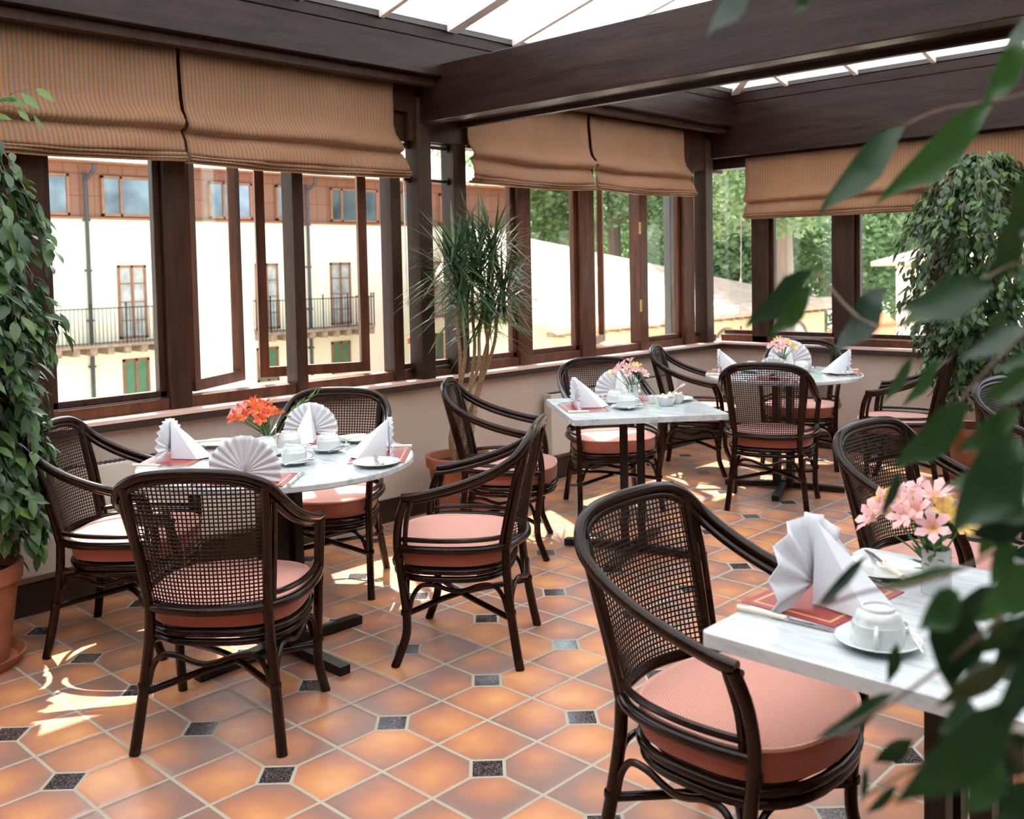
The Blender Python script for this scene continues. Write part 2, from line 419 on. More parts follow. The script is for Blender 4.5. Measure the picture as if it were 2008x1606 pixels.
def box(bm, a, b, bev=0):
    """axis-aligned box between two corners"""
    a, b = Vector(a), Vector(b)
    lo = Vector([min(p, q) for p, q in zip(a, b)]); hi = Vector([max(p, q) for p, q in zip(a, b)])
    r = bmesh.ops.create_cube(bm, size=1, matrix=Matrix.Translation((lo + hi) / 2) @ Matrix.Diagonal((*(hi - lo), 1)))
    if bev:
        es = list({e for v in r['verts'] for e in v.link_edges})
        bmesh.ops.bevel(bm, geom=es, offset=bev, segments=2, affect='EDGES', profile=.5)
    return bm
def boxm(a, b, bev=0): return box(bmesh.new(), a, b, bev)
def obar(bm, p, q, wd, ht, up=(0, 0, 1)):
    """square bar from p to q"""
    p, q = Vector(p), Vector(q); d = (q - p); L = d.length; d.normalize()
    up = Vector(up); s = d.cross(up)
    if s.length < 1e-4: s = d.cross(Vector((1, 0, 0)))
    s.normalize(); u = s.cross(d)
    mt = Matrix((d, s, u)).transposed().to_4x4(); mt.translation = (p + q) / 2
    bmesh.ops.create_cube(bm, size=1, matrix=mt @ Matrix.Diagonal((L, wd, ht, 1)))
    return bm
def catmull(pts, n=5):
    pts = [Vector(p) for p in pts]
    if len(pts) < 3: return pts
    out = []
    P = [pts[0] * 2 - pts[1]] + pts + [pts[-1] * 2 - pts[-2]]
    for i in range(1, len(P) - 2):
        p0, p1, p2, p3 = P[i - 1:i + 3]
        for k in range(n):
            t = k / n
            out.append(.5 * ((2 * p1) + (p2 - p0) * t + (2 * p0 - 5 * p1 + 4 * p2 - p3) * t * t + (3 * p1 - p0 - 3 * p2 + p3) * t ** 3))
    out.append(pts[-1])
    return out
def tube(bm, pts, rad, n=10, smooth=5, closed=False):
    if smooth: pts = catmull(pts, smooth)
    pts = [Vector(p) for p in pts]
    if callable(rad): rr = [rad(i / (len(pts) - 1)) for i in range(len(pts))]
    else: rr = [rad] * len(pts)
    rings = []
    t0 = (pts[1] - pts[0]).normalized()
    nrm = t0.orthogonal().normalized()
    for i, p in enumerate(pts):
        if closed: t = (pts[(i + 1) % len(pts)] - pts[i - 1]).normalized()
        else: t = (pts[min(i + 1, len(pts) - 1)] - pts[max(i - 1, 0)]).normalized()
        nrm = (nrm - t * nrm.dot(t)).normalized(); bn = t.cross(nrm)
        rings.append([bm.verts.new(p + (nrm * math.cos(2 * PI * k / n) + bn * math.sin(2 * PI * k / n)) * rr[i]) for k in range(n)])
    m_ = len(rings)
    for i in range(m_ if closed else m_ - 1):
        a, b = rings[i], rings[(i + 1) % m_]
        for k in range(n): bm.faces.new((a[k], a[(k + 1) % n], b[(k + 1) % n], b[k]))
    if not closed:
        bm.faces.new(rings[0][::-1]); bm.faces.new(rings[-1])
    return bm
def lathe(bm, prof, n=32, c=(0, 0, 0)):
    c = Vector(c); rings = []
    for r, z in prof:
        if r < 1e-6: rings.append([bm.verts.new(c + Vector((0, 0, z)))])
        else: rings.append([bm.verts.new(c + Vector((r * math.cos(2 * PI * k / n), r * math.sin(2 * PI * k / n), z))) for k in range(n)])
    for a, b in zip(rings, rings[1:]):
        for k in range(n):
            k2 = (k + 1) % n
            if len(a) == 1 and len(b) == 1: continue
            if len(a) == 1: bm.faces.new((a[0], b[k2], b[k]))
            elif len(b) == 1: bm.faces.new((a[k], a[k2], b[0]))
            else: bm.faces.new((a[k], a[k2], b[k2], b[k]))
    return bm
def ext_outline(bm, pts2, z0, z1, bev=0):
    """extrude a closed plan outline between two heights"""
    vb = [bm.verts.new((x, y, z0)) for x, y in pts2]; vt = [bm.verts.new((x, y, z1)) for x, y in pts2]
    k = len(pts2)
    bm.faces.new(vb[::-1]); top = bm.faces.new(vt)
    for i in range(k): bm.faces.new((vb[i], vb[(i + 1) % k], vt[(i + 1) % k], vt[i]))
    if bev: bmesh.ops.bevel(bm, geom=list(top.edges), offset=bev, segments=2, affect='EDGES', profile=.5)
    return bm

# ================================================================ ROOM SHELL
YA, XB = 1.96, 5.19          # inner faces of the left (window) wall and the back wall
XL, YF = -3.4, -3.9
structure(link('floor', boxm((XL - .2, YF - .2, -.12), (XB + .25, YA + .25, 0)), floor_m, smooth=False))
structure(link('wall_left', boxm((XL, YA, 0), (XB + .2, YA + .2, .786)), wall_paint, smooth=False))
structure(link('wall_back', boxm((XB, YF, 0), (XB + .2, YA, .786)), wall_paint, smooth=False))
structure(link('unseen_wall_front', boxm((XL, YF - .2, 0), (XB + .2, YF, 2.9)), unseen_wall_m, smooth=False))  # unseen wall behind the camera, added to hold back fill light
structure(link('unseen_wall_right', boxm((XL - .2, YF, 0), (XL, YA + .2, 2.9)), unseen_wall_m, smooth=False))  # unseen wall beside the camera, added to hold back fill light
structure(link('baseboard_left', boxm((XL, YA - .018, 0), (XB, YA, .135), .004), skirting))
structure(link('baseboard_back', boxm((XB - .018, YF, 0), (XB, YA - .018, .135), .004), skirting))

# sills: tiled top and dark wooden nosing
structure(link('trim_1', boxm((XL, 1.890, .786), (XB + .2, 2.30, .803)), sill_tile, smooth=False))
structure(link('trim_2', boxm((XB - .070, YF, .786), (XB + .30, 1.890, .803)), sill_tile, smooth=False))
structure(link('trim_3', boxm((XL, 1.897, .750), (XB - .03, 1.960, .7855), .006), skirting))
structure(link('trim_4', boxm((XB - .063, YF, .750), (XB, 1.897, .7855), .006), skirting))

# beams
def beam(name, parts, mt=beam_wood):
    bm = bmesh.new()
    for a, b, bev in parts: box(bm, a, b, bev)
    return structure(link(name, bm, mt))
beam('trim_5', [((XL, 1.712, 2.540), (XB + .2, 2.10, 2.728), .004), ((XL, 1.722, 2.728), (XB + .2, 2.10, 2.738), 0), ((XL, 1.712, 2.738), (XB + .2, 2.10, 2.800), .004)])
beam('trim_6', [((XL, 1.775, 2.490), (XB + .05, 1.835, 2.540), .006), ((XL, 1.93, 2.36), (XB + .1, 2.06, 2.54), 0), ((XL, 1.968, 2.195), (XB + .1, 2.09, 2.36), .004), ((1.80, 1.925, 2.20), (2.275, 1.97, 2.38), .004), ((4.60, 1.925, 2.20), (4.945, 1.97, 2.38), .004)], frame_dark)
beam('trim_7', [((5.036, YF, 2.345), (XB + .2, 1.712, 2.700), 0), ((5.022, YF, 2.300), (5.070, 1.93, 2.712), .005), ((5.034, YF, 2.712), (XB + .2, 1.93, 2.720), 0), ((5.022, YF, 2.720), (XB + .2, 1.93, 2.790), .004), ((XB - .05, YF, 2.22), (XB + .12, 1.96, 2.345), 0)], beam_wood_y)
# the deep double beam across the room
beam('trim_8', [((1.870, YF, 2.300), (1.975, 2.0, 2.612), .006), ((1.975, YF, 2.330), (2.185, 1.95, 2.600), 0), ((2.185, YF, 2.300), (2.225, 1.95, 2.605), .006)], beam_wood_y)
beam('trim_9', [((XL, YF, 2.54), (-2.9, 1.712, 2.80), .004)], beam_wood_y)
beam('trim_10', [((XL, YF, 2.54), (XB, -3.5, 2.80), .004)])
# posts beside the windows
PZ0, PZ1 = .803, 2.56
def post(name, x0, x1, y0, y1, mt=post_wood, z1=PZ1):
    return structure(link(name, boxm((x0, y0, PZ0), (x1, y1, z1), .006), mt))
post('trim_11', 1.845, 1.950, 1.905, 2.02, z1=2.45)
post('trim_12', 2.155, 2.262, 1.935, 2.05, z1=2.45)
post('trim_13', 4.935, 5.045, 1.915, 2.03, z1=2.45)
for i, (px, py) in enumerate([(868, 292), (868, 356), (868, 719)]):
    z = at_y(px, py, 1.985).z
    bm = bmesh.new()
    tube(bm, [(1.80, 1.985, z), (2.17, 1.985, z)], .010, smooth=0)
    for x in (1.835, 2.148):
        tube(bm, [(x - .012, 1.985, z), (x + .012, 1.985, z)], .021, 14, 0)
    structure(link('trim_%d' % (14 + i), bm, black_iron))

# ---------------------------------------------------------------- windows in the left wall
Z0, ZS, ZT = .803, .848, 2.40
wn = [0]
def window(xa, xb, mt=frame_wood, sash=.035, axis='x', pane=True, left=True, right=True, plane=2.03):
    """fixed light: bottom rail, stiles, pane"""
    wn[0] += 1
    root = s_empty('window_%d' % wn[0])
    def P(u, d, z): return (u, plane + d, z) if axis == 'x' else (XB + .07 + d, u, z)
    bm = bmesh.new()
    lo, hi = min(xa, xb), max(xa, xb)
    box(bm, P(lo, -.022, .862), P(hi, .022, .895), .004)
    if left: box(bm, P(lo, -.022, .862), P(lo + sash, .022, ZT), .004)
    if right: box(bm, P(hi - sash, -.022, .862), P(hi, .022, ZT), .004)
    link('window_frame', bm, mt, root)
    if pane:
        link('glass_pane', boxm(P(lo + .004, -.003, .885), P(hi - .004, .003, ZT)), glass, root, smooth=False)
    return root
def rail(name, x0, x1, y0=1.985, y1=2.075):
    bm = boxm((x0, y0, Z0), (x1, y1, ZS + .01), .005); return structure(link(name, bm, frame_wood))
tn = [17]
def mullion(x0, x1, mt=frame_dark, y0=1.972, y1=2.075, z1=2.42):
    o = structure(link('trim_%d' % tn[0], boxm((x0, y0, Z0), (x1, y1, z1), .005), mt)); tn[0] += 1
    return o
rail('trim_%d' % tn[0], XL, XB); tn[0] += 1
window(-1.15, -.425)
mullion(-.425, -.245)
window(-.245, .300, frame_dark)
mullion(.300, .415)
mullion(1.020, 1.090)
mullion(1.690, 1.765)
window(1.765, 1.850, left=False, right=False)
window(1.950, 2.160, left=False, right=False)
window(2.262, 2.760, left=False)
mullion(2.760, 2.885, frame_wood)
window(2.885, 3.405)
mullion(3.405, 3.560, frame_wood)
mullion(4.105, 4.205, frame_wood)
window(4.205, 4.700, left=False)
mullion(4.700, 4.850, frame_wood)
window(4.850, 4.945, left=False, right=False)
window(-2.2, -1.25); mullion(-1.25, -1.15); mullion(-2.3, -2.2); window(-3.3, -2.3)
# brass hinges on the mullion of the open casement
for px, py in ((1243, 447), (1247, 600)):
    z = at_y(px, py, 1.97).z
    bm = boxm((4.098, 1.962, z - .045), (4.108, 1.974, z + .045), .002); tube(bm, [(4.098, 1.965, z - .045), (4.098, 1.965, z + .045)], .006, 8, 0)
    structure(link('trim_%d' % tn[0], bm, brass)); tn[0] += 1

def casement(p, q, z0=.872, z1=2.38, fw=.05, mt=frame_wood):
    """a sash swung outwards between plan points p and q"""
    wn[0] += 1
    root = s_empty('window_%d' % wn[0])
    p, q = Vector((*p, 0)), Vector((*q, 0)); d = (q - p).normalized()
    bm = bmesh.new()
    for a in (p + d * fw / 2, q - d * fw / 2):
        obar(bm, a + Vector((0, 0, z0)), a + Vector((0, 0, z1)), .045, fw, up=d)
    obar(bm, p + Vector((0, 0, z0 + .025)), q + Vector((0, 0, z0 + .025)), .043, .055)
    obar(bm, p + Vector((0, 0, z1 - .025)), q + Vector((0, 0, z1 - .025)), .043, .05)
    link('window_frame', bm, mt, root)
    bm = bmesh.new(); obar(bm, p + d * .03 + Vector((0, 0, (z0 + z1) / 2)), q - d * .03 + Vector((0, 0, (z0 + z1) / 2)), .005, z1 - z0 - .06)
    link('glass_pane', bm, glass, root, smooth=False)
    return root
casement((.455, 2.055), (.885, 2.305))
casement((1.015, 2.330), (1.590, 2.085))
casement((3.585, 2.055), (4.03, 2.285))
# ---------------------------------------------------------------- windows in the back wall
def mullion_b(y0, y1):
    o = structure(link('trim_%d' % tn[0], boxm((XB - .02 + .03, y0, Z0), (XB + .115, y1, 2.30), .005), frame_dark)); tn[0] += 1
structure(link('trim_%d' % tn[0], boxm((XB + .01, YF, Z0), (XB + .12, 1.95, ZS + .01), .005), frame_wood)); tn[0] += 1
window(1.655, 1.94, axis='y', left=False, right=False)
mullion_b(1.515, 1.660)
window(.960, 1.515, frame_dark, axis='y')
mullion_b(.805, .962)
window(.245, .805, frame_dark, axis='y')
mullion_b(.09, .245)
window(-.50, .09, frame_dark, axis='y')
mullion_b(-.65, -.50)
window(-1.25, -.65, frame_dark, axis='y')
mullion_b(-1.4, -1.25)
window(-2.4, -1.4, frame_dark, axis='y')
mullion_b(-2.5, -2.4)
window(-3.8, -2.5, frame_dark, axis='y')

# ---------------------------------------------------------------- roof lantern
KS = .255
zb = 2.800
x_lo, x_hi, y_lo, y_hi = -2.95, 5.03, -3.55, 1.700
yc = (y_lo + y_hi) / 2; half = (y_hi - y_lo) / 2
rz_ = zb + KS * half
xa, xb_ = x_lo + half, x_hi - half
root = s_empty('ceiling')
def quad_slab(name, pts, th, mt, parent):
    n_ = (Vector(pts[1]) - Vector(pts[0])).cross(Vector(pts[2]) - Vector(pts[0])).normalized()
    if n_.z < 0: n_ = -n_
    vs = [Vector(p) for p in pts] + [Vector(p) + n_ * th for p in pts]; k = len(pts)
    fs = [tuple(range(k))[::-1], tuple(range(k, 2 * k))] + [(i, (i + 1) % k, (i + 1) % k + k, i + k) for i in range(k)]
    return raw(name, vs, fs, mt, parent)
up = Vector((0, 0, .03))
quad_slab('opal_panel', [(x_lo, y_hi, zb + .03), (x_hi, y_hi, zb + .03), (xb_, yc, rz_ + .03), (xa, yc, rz_ + .03)], .012, opal, root)
quad_slab('opal_panel', [(x_hi, y_lo, zb + .03), (x_lo, y_lo, zb + .03), (xa, yc, rz_ + .03), (xb_, yc, rz_ + .03)], .012, opal, root)
quad_slab('opal_panel', [(x_hi, y_hi, zb + .03), (x_hi, y_lo, zb + .03), (xb_, yc, rz_ + .03)], .012, opal, root)
quad_slab('opal_panel', [(x_lo, y_lo, zb + .03), (x_lo, y_hi, zb + .03), (xa, yc, rz_ + .03)], .012, opal, root)
def gbar(p, q, wd=.030, ht=.035):
    bm = bmesh.new(); obar(bm, p, q, wd, ht); link('glazing_bar', bm, skylight_bar, root)
def zroof(x, y):
    return zb + KS * min(y_hi - y, y - y_lo, x_hi - x, x - x_lo)
xs_ = [1.43 + .515 * k for k in range(-8, 7)]
for k, x in enumerate(xs_):
    if x < x_lo + .1 or x > x_hi - .1: continue
    for s in (1, -1):
        y0 = y_hi if s > 0 else y_lo
        run = min(half, x - x_lo, x_hi - x)
        gbar((x, y0, zb + .008), (x, y0 - s * run, zb + .008 + KS * run), .075 if abs(x - 1.945) < .1 else .030)
for k in range(9):
    y = 1.25 - .55 * k
    for x0, s in ((x_hi, 1), (x_lo, -1)):
        run = min(y_hi - y, y - y_lo)
        if run < .1: continue
        gbar((x0, y, zb + .008), (x0 - s * run, y, zb + .008 + KS * run))
for a in ((x_hi, y_hi, xb_), (x_hi, y_lo, xb_), (x_lo, y_hi, xa), (x_lo, y_lo, xa)):
    gbar((a[0], a[1], zb + .006), (a[2], yc, rz_ + .006), .06, .05)
gbar((xa, yc, rz_), (xb_, yc, rz_), .08, .06)
bm = bmesh.new()
box(bm, (XL, 1.70, 2.80), (XB + .2, 2.15, 2.86)); box(bm, (5.03, YF, 2.80), (XB + .25, 1.72, 2.86))
box(bm, (XL, YF, 2.80), (-2.95, 1.72, 2.86)); box(bm, (XL, YF - .2, 2.80), (XB + .2, -3.55, 2.86))
link('ceiling_deck', bm, grey_metal, root)

# ================================================================ BLINDS
def blind(label, u0, u1, ztop, zbot, axis, flare=(0, 0), seed=0, cord=None, drop=None):
    rnd = random.Random(seed)
    root = thing('roman_blind', label, 'blind', group=None)
    H_ = ztop - zbot
    prof = [(0.0, 0), (.004, .10), (.000, .28), (-.004, .45), (-.016, .55), (-.044, .62), (-.062, .67), (-.056, .705), (-.010, .735),
            (-.022, .75), (-.046, .82), (-.056, .90), (-.058, .925), (-.030, .930), (-.056, .935), (-.060, .957), (-.030, .962), (-.054, .967), (-.058, .982), (-.02, .986), (-.048, .990), (-.040, 1.0), (-.010, .998)]
    nu = 60
    V = []; Fc = []
    for j, (d, t) in enumerate(prof):
        for i in range(nu + 1):
            s = i / nu
            fl0 = flare[0] * max(0, t - .5) * 2; fl1 = flare[1] * max(0, t - .5) * 2
            u = (u0 - fl0) + (u1 + fl1 - u0 + fl0) * s
            pinch = math.exp(-((s - .5) * 2) ** 8 * 4)
            wob = .011 * math.sin(s * 9 + j * .35 + seed) * min(1, t * 2) + .006 * math.sin(s * 23 + seed * 2 + j * .25) * (.3 + t) + .004 * math.sin(s * 41 - t * 9 + seed) * math.exp(-((t - .12) * 6) ** 2)
            edge = .05 * ((abs(s - .5) * 2) ** 6) * max(0, min(1, (t - .35) * 2)) * (1 if t < .93 else .3)
            dd = d * (1.05 - .3 * edge * 8) + wob - .002
            sag = -.014 * math.sin(PI * s) * max(0, t - .5) * 2 + .005 * math.sin(s * 7 + seed) * (1 if .6 < t < .95 else 0)
            z = ztop - H_ * t + sag
            V.append((u, 1.885 + dd, z) if axis == 'x' else (XB - .075 + dd, u, z))
    W_ = nu + 1
    for j in range(len(prof) - 1):
        for i in range(nu): Fc.append((j * W_ + i, j * W_ + i + 1, (j + 1) * W_ + i + 1, (j + 1) * W_ + i))
    f = raw('fabric', V, Fc, blind_x if axis == 'x' else blind_y, root, smooth=True)
    so = f.modifiers.new('thick', 'SOLIDIFY'); so.thickness = .002
    bt = (min(u0, u1) + .005, max(u0, u1) - .005)
    if axis == 'x': link('headrail', boxm((bt[0], 1.893, ztop - .03), (bt[1], 1.922, ztop + .012), .003), skirting, root)
    else: link('headrail', boxm((XB - .062, bt[0], ztop - .03), (XB - .035, bt[1], ztop + .012), .003), skirting, root)
    if cord:
        cu, zk, za = cord
        def P(u, z): return Vector((u, 1.90, z)) if axis == 'x' else Vector((XB - .09, u, z))
        bm = bmesh.new()
        tube(bm, [P(cu, zbot + .05), P(cu + .004, (zbot + zk) / 2), P(cu + .008, zk)], .0035, 6, 3)
        tube(bm, [P(cu + .008, zk), P(cu + .016, (zk + za) / 2), P(cu + .012, za)], .002, 6, 3)
        c = link('cord', bm, cord_white, root)
        bm = bmesh.new(); lathe(bm, [(0, -.03), (.009, -.026), (.013, -.008), (.011, .012), (.005, .024), (0, .026)], 12, P(cu + .008, zk))
        link('cord_knob', bm, cord_white, c)
        bm = bmesh.new(); lathe(bm, [(0, -.024), (.007, -.02), (.009, -.004), (.006, .012), (0, .016)], 12, P(cu + .012, za))
        link('acorn_pull', bm, acorn_orange, c)
    return root
blind('orange and grey striped roman blind at the far left of the long window wall', -1.05, .342, 2.505, 1.978, 'x', (0, .012), 1)
blind('striped roman blind left of the pair of posts, with a hanging cord', .362, 1.655, 2.510, 1.972, 'x', (-.0, .075), 4, cord=(1.725, at_y(778, 590, 1.9).z, at_y(787, 668, 1.9).z))
blind('striped roman blind above the spiky potted dracaena', 2.235, 3.385, 2.495, 1.972, 'x', (.03, .035), 7)
blind('striped roman blind in the window corner, right of the one above the dracaena', 3.420, 4.575, 2.490, 1.980, 'x', (-.02, .10), 9)
blind('long striped roman blind on the end wall at the right, behind the leaves', 1.655, -1.35, 2.285, 1.800, 'y', (.01, 0), 12, cord=(1.690, at_x(1478, 552, 5.1).z, .93))

# ================================================================ RADIATORS
def radiator(label, x0, x1, z0, z1):
    r = thing('radiator', label, 'radiator')
    bm = boxm((x0, 1.862, z0), (x1, 1.930, z1), .008)
    link('panel', bm, radiator_paint, r)
    bm = bmesh.new(); k = int((x1 - x0 - .04) / .022)
    for i in range(k):
        x = x0 + .02 + i * .022; box(bm, (x, 1.872, z1 - .004), (x + .012, 1.921, z1 + .005))
    link('top_grille', bm, pipe_metal, r)
    bm = bmesh.new(); tube(bm, [(x0 - .045, 1.90, .0), (x0 - .045, 1.90, z0 + .03), (x0 - .02, 1.90, z0 + .05), (x0 + .03, 1.90, z0 + .05)], .009, 8, 3)
    link('pipe', bm, steel, r)
    bm = bmesh.new(); lathe(bm, [(0, 0), (.018, .002), (.018, .03), (.012, .05), (0, .052)], 12, (x0 - .045, 1.90, z0 + .0))
    v = link('valve', bm, steel, r)
    bm = bmesh.new()
    for x in (x0 + .15, x1 - .15): box(bm, (x, 1.925, z1 - .25), (x + .03, 1.955, z1 - .05))
    link('bracket', bm, radiator_paint, r)
    return r
radiator('cream wall radiator behind the square marble table', 2.93, 4.42, .185, .600)
radiator('cream wall radiator with a top grille behind the round table by the long windows', -.45, .95, .185, .615)

# ================================================================ OUTSIDE
structure(raw('ground', [(-40, 2.6, -4.3), (150, 2.6, -4.3), (150, 150, -4.3), (-40, 150, -4.3), (-40, -60, -4.3), (150, -60, -4.3)], [(0, 1, 2, 3), (4, 5, 1, 0)], ground_m))
FY = 25.0
bd = thing('hotel_wing', 'cream rendered building with brown clad top floor and balconies, seen across the courtyard', 'building', (17, FY, -4.3))
def bpart(name, bm, mt, par=None, smooth=False, label=None):
    o = link(name, bm, mt, par or bd, smooth, label)
    for v in o.data.vertices: v.co -= Vector((17, FY, -4.3)) if (par is None) else Vector((0, 0, 0))
    if par is not None:
        for v in o.data.vertices: v.co -= Vector((17, FY, -4.3))
    return o
bpart('facade', boxm((-2, FY, -4.3), (27.2, FY + 8, 3.10)), cream_wall)
bpart('cladding', boxm((-2, FY + .05, 3.10), (27.2, FY + 8, 4.62)), panel_brown)
bpart('string_course', boxm((-2, FY - .06, 3.06), (27.2, FY + .05, 3.12)), door_wood)
# gutter tiles: a scalloped roof edge
V = []; Fc = []
n_ = 300
for i in range(n_ + 1):
    x = -2 + 29.3 * i / n_; zz = 4.66 + .045 * abs(math.sin(i * PI / 2.0 + .4)) - .02
    V += [(x - 17, -.55, zz + 4.3), (x - 17, -.55, zz + .05 + 4.3), (x - 17, 5, zz + 1.9 + 4.3)]
for i in range(n_):
    a = i * 3; Fc += [(a, a + 3, a + 4, a + 1), (a + 1, a + 4, a + 5, a + 2)]
raw('roof', V, Fc, roof_x, bd)
bpart('soffit', boxm((-2, FY - .5, 4.60), (27.2, FY + .1, 4.66)), door_wood)
def fwin(x0, x1, z0, z1, bars, mt=mirror_glass, doorlike=False):
    bm = bmesh.new(); t = .07
    box(bm, (x0, FY - .05, z0), (x0 + t, FY + .06, z1)); box(bm, (x1 - t, FY - .05, z0), (x1, FY + .06, z1))
    box(bm, (x0, FY - .05, z1 - t), (x1, FY + .06, z1)); box(bm, (x0, FY - .05, z0), (x1, FY + .06, z0 + t))
    for b in bars: box(bm, (b - t / 2, FY - .05, z0), (b + t / 2, FY + .06, z1))
    if doorlike:
        for k in range(1, 4): box(bm, (x0, FY - .03, z0 + (z1 - z0) * k / 4 - .015), (x1, FY + .0, z0 + (z1 - z0) * k / 4 + .015))
    f = bpart('window', bm, door_wood)
    bpart('pane', boxm((x0 + .02, FY - .01, z0 + .02), (x1 - .02, FY + .02, z1 - .02)), mt, f)
for x0, x1, b in ((7.4, 9.35, (8.2,)), (10.25, 12.45, (10.82,)), (13.6, 15.1, (14.1,)), (16.0, 16.9, ()), (18.15, 20.2, (18.62,)), (20.9, 22.0, (21.3,)), (23.2, 24.6, (23.8,))):
    fwin(x0, x1, 3.16, 4.30, b)
for x0 in (10.62, 15.12, 18.05, 22.4):
    fwin(x0, x0 + .86, -.36, 1.76, (x0 + .43,), curtain_glass, True)
for x0 in (10.68, 15.10, 18.02, 22.4):
    fwin(x0, x0 + .80, -2.05, -.95, (x0 + .40,), green_shutter)
def balcony(x0, x1):
    b = bpart('balcony', boxm((x0, FY - 1.0, -.50), (x1, FY, -.42)), stone_bracket)
    k = int((x1 - x0) / .5)
    for i in range(k + 1):
        x = x0 + .1 + i * (x1 - x0 - .2) / k; bpart('bracket', boxm((x - .10, FY - 1.0, -.70), (x + .10, FY, -.50), .03), stone_bracket, b)
    bm = bmesh.new()
    def fence(p, q):
        p, q = Vector(p), Vector(q); L = (q - p).length; kk = max(2, int(L / .11))
        for i in range(kk + 1):
            a = p + (q - p) * (i / kk); big = i % 9 == 0
            box(bm, (a.x - (.016 if big else .007), a.y - (.016 if big else .007), -.42), (a.x + (.016 if big else .007), a.y + (.016 if big else .007), .66 if big else .58))
            if big: lathe(bm, [(0, .64), (.035, .68), (0, .74)], 8, (a.x, a.y, 0))
        obar(bm, p + Vector((0, 0, 1.0)), q + Vector((0, 0, 1.0)), .03, .03); obar(bm, p + Vector((0, 0, .06)), q + Vector((0, 0, .06)), .02, .02)
    fence((x0, FY - .97, -.42), (x1, FY - .97, -.42)); fence((x0, FY - .97, -.42), (x0, FY, -.42)); fence((x1, FY - .97, -.42), (x1, FY, -.42))
    bpart('railing', bm, black_iron, b)
balcony(8.4, 11.95); balcony(15.05, 19.15)
for x in (9.78, 17.15):
    bm = bmesh.new(); tube(bm, [(x + .12, FY - .40, 4.6), (x + .12, FY - .40, 4.40), (x - .02, FY - .12, 4.12), (x, FY - .10, 3.9), (x, FY - .10, -2.0)], .055, 10, 2)
    for z in (3.0, 1.6, .2, -1.1): box(bm, (x - .09, FY - .14, z), (x + .09, FY, z + .05))
    bpart('downpipe', bm, pipe_metal)

# lower wing with the bleached tiled roof
wx0, wx1, wy, we, ms = 17.1, 33.8, 14.0, -.15, .32
wg = thing('low_tiled_wing', 'low yellow walled wing with a broad sun bleached tiled roof and arches', 'building', (25, 19, -4.3))
def wpart(name, V_, F_, mt): return raw(name, [Vector(v) - Vector((25, 19, -4.3)) for v in V_], F_, mt, wg)
D = 10.3
ap = (wx1 - D, wy + D, we + ms * D)
wpart('roof', [(wx0, wy, we), (wx1, wy, we), ap, (wx0, wy + 4.6, we + ms * 4.6), (wx1, wy + D, we),
               (wx0, wy, we - .14), (wx1, wy, we - .14), (wx0, wy + 4.6, we + ms * 4.6 - .14)],
      [(0, 1, 2, 3), (1, 4, 2), (0, 3, 7, 5), (5, 6, 1, 0)], roof_x)
# wavy tile ends along the eave
bm = bmesh.new()
for i in range(110):
    x = wx0 + (wx1 - wx0) * (i + .5) / 110
    tube(bm, [Vector((x, wy - .10, we - .02)) - Vector((25, 19, -4.3)), Vector((x, wy + .6, we + .6 * ms + .01)) - Vector((25, 19, -4.3))], .062, 8, 0)
link('eave_tiles', bm, roof_x, wg)
for i in range(28):
    x = wx0 + .3 + i * .6; link('rafter_end', boxm((x - 25 - .05, wy - 19 + .02, we + 4.3 - .24), (x - 25 + .05, wy - 19 + .6, we + 4.3 - .12)), stone_bracket, wg)
bm = bmesh.new(); box(bm, (wx0 + .45 - 25, wy + .55 - 19, 0), (wx1 - .5 - 25, wy + .75 - 19, we + 4.3 + .05)); box(bm, (wx0 + .45 - 25, wy + .75 - 19, 0), (wx0 + .65 - 25, wy + 4 - 19, we + 4.3 + .05))
link('wall', bm, yellow_wall, wg)
for i, cx in enumerate((19.2, 22.6, 26.2, 28.6, 31.0)):
    bm = bmesh.new(); rr = .85
    tube(bm, [(cx + rr * math.cos(a) - 25, wy + .50 - 19, -1.55 + 4.3 + rr * math.sin(a)) for a in [PI * k / 14 for k in range(15)]], .05, 8, 0)
    f = link('arch', bm, stone_bracket, wg)
    vs = [(cx + rr * math.cos(a) - 25, wy + .52 - 19, -1.55 + 4.3 + rr * math.sin(a)) for a in [PI * k / 14 for k in range(15)]]
    vs += [(cx - rr - 25, wy + .52 - 19, 1.2), (cx + rr - 25, wy + .52 - 19, 1.2)]
    raw('pane', vs, [tuple(range(len(vs)))], curtain_glass, f)

# small tower at the right
tw = thing('small_tower', 'cream walled small tower with a pyramid tile roof beyond the end windows', 'building', (22.8, 3.9, -4.3))
link('wall', boxm((-2.6, -2.6, 0), (2.6, 2.64, 5.72)), cream_wall, tw, False)
raw('roof', [(-3.0, -3.0, 5.72), (3.0, -3.0, 5.72), (3.0, 3.05, 5.72), (-3.0, 3.05, 5.72), (0, 0, 6.75), (-3.0, -3.0, 5.62), (3.0, -3.0, 5.62), (3.0, 3.05, 5.62), (-3.0, 3.05, 5.62)],
    [(0, 1, 4), (1, 2, 4), (2, 3, 4), (3, 0, 4), (5, 6, 1, 0), (6, 7, 2, 1), (7, 8, 3, 2), (8, 5, 0, 3), (5, 8, 7, 6)], roof_y, tw)
lt = thing('low_tiled_roof', 'bright orange tiled low roof at the foot of the small tower', 'roof', (20.2, 7.2, -4.3))
link('wall', boxm((-.9, -.55, 0), (.9, .7, 3.9)), cream_wall, lt, False)
raw('roof', [(-1.1, -.65, 3.9), (1.1, -.65, 3.9), (1.1, .8, 3.9), (-1.1, .8, 3.9), (1.1, .05, 4.5), (-1.1, .05, 4.5)], [(0, 1, 4, 5), (2, 3, 5, 4), (1, 2, 4), (3, 0, 5), (0, 3, 2, 1)], red_tile_roof, lt)
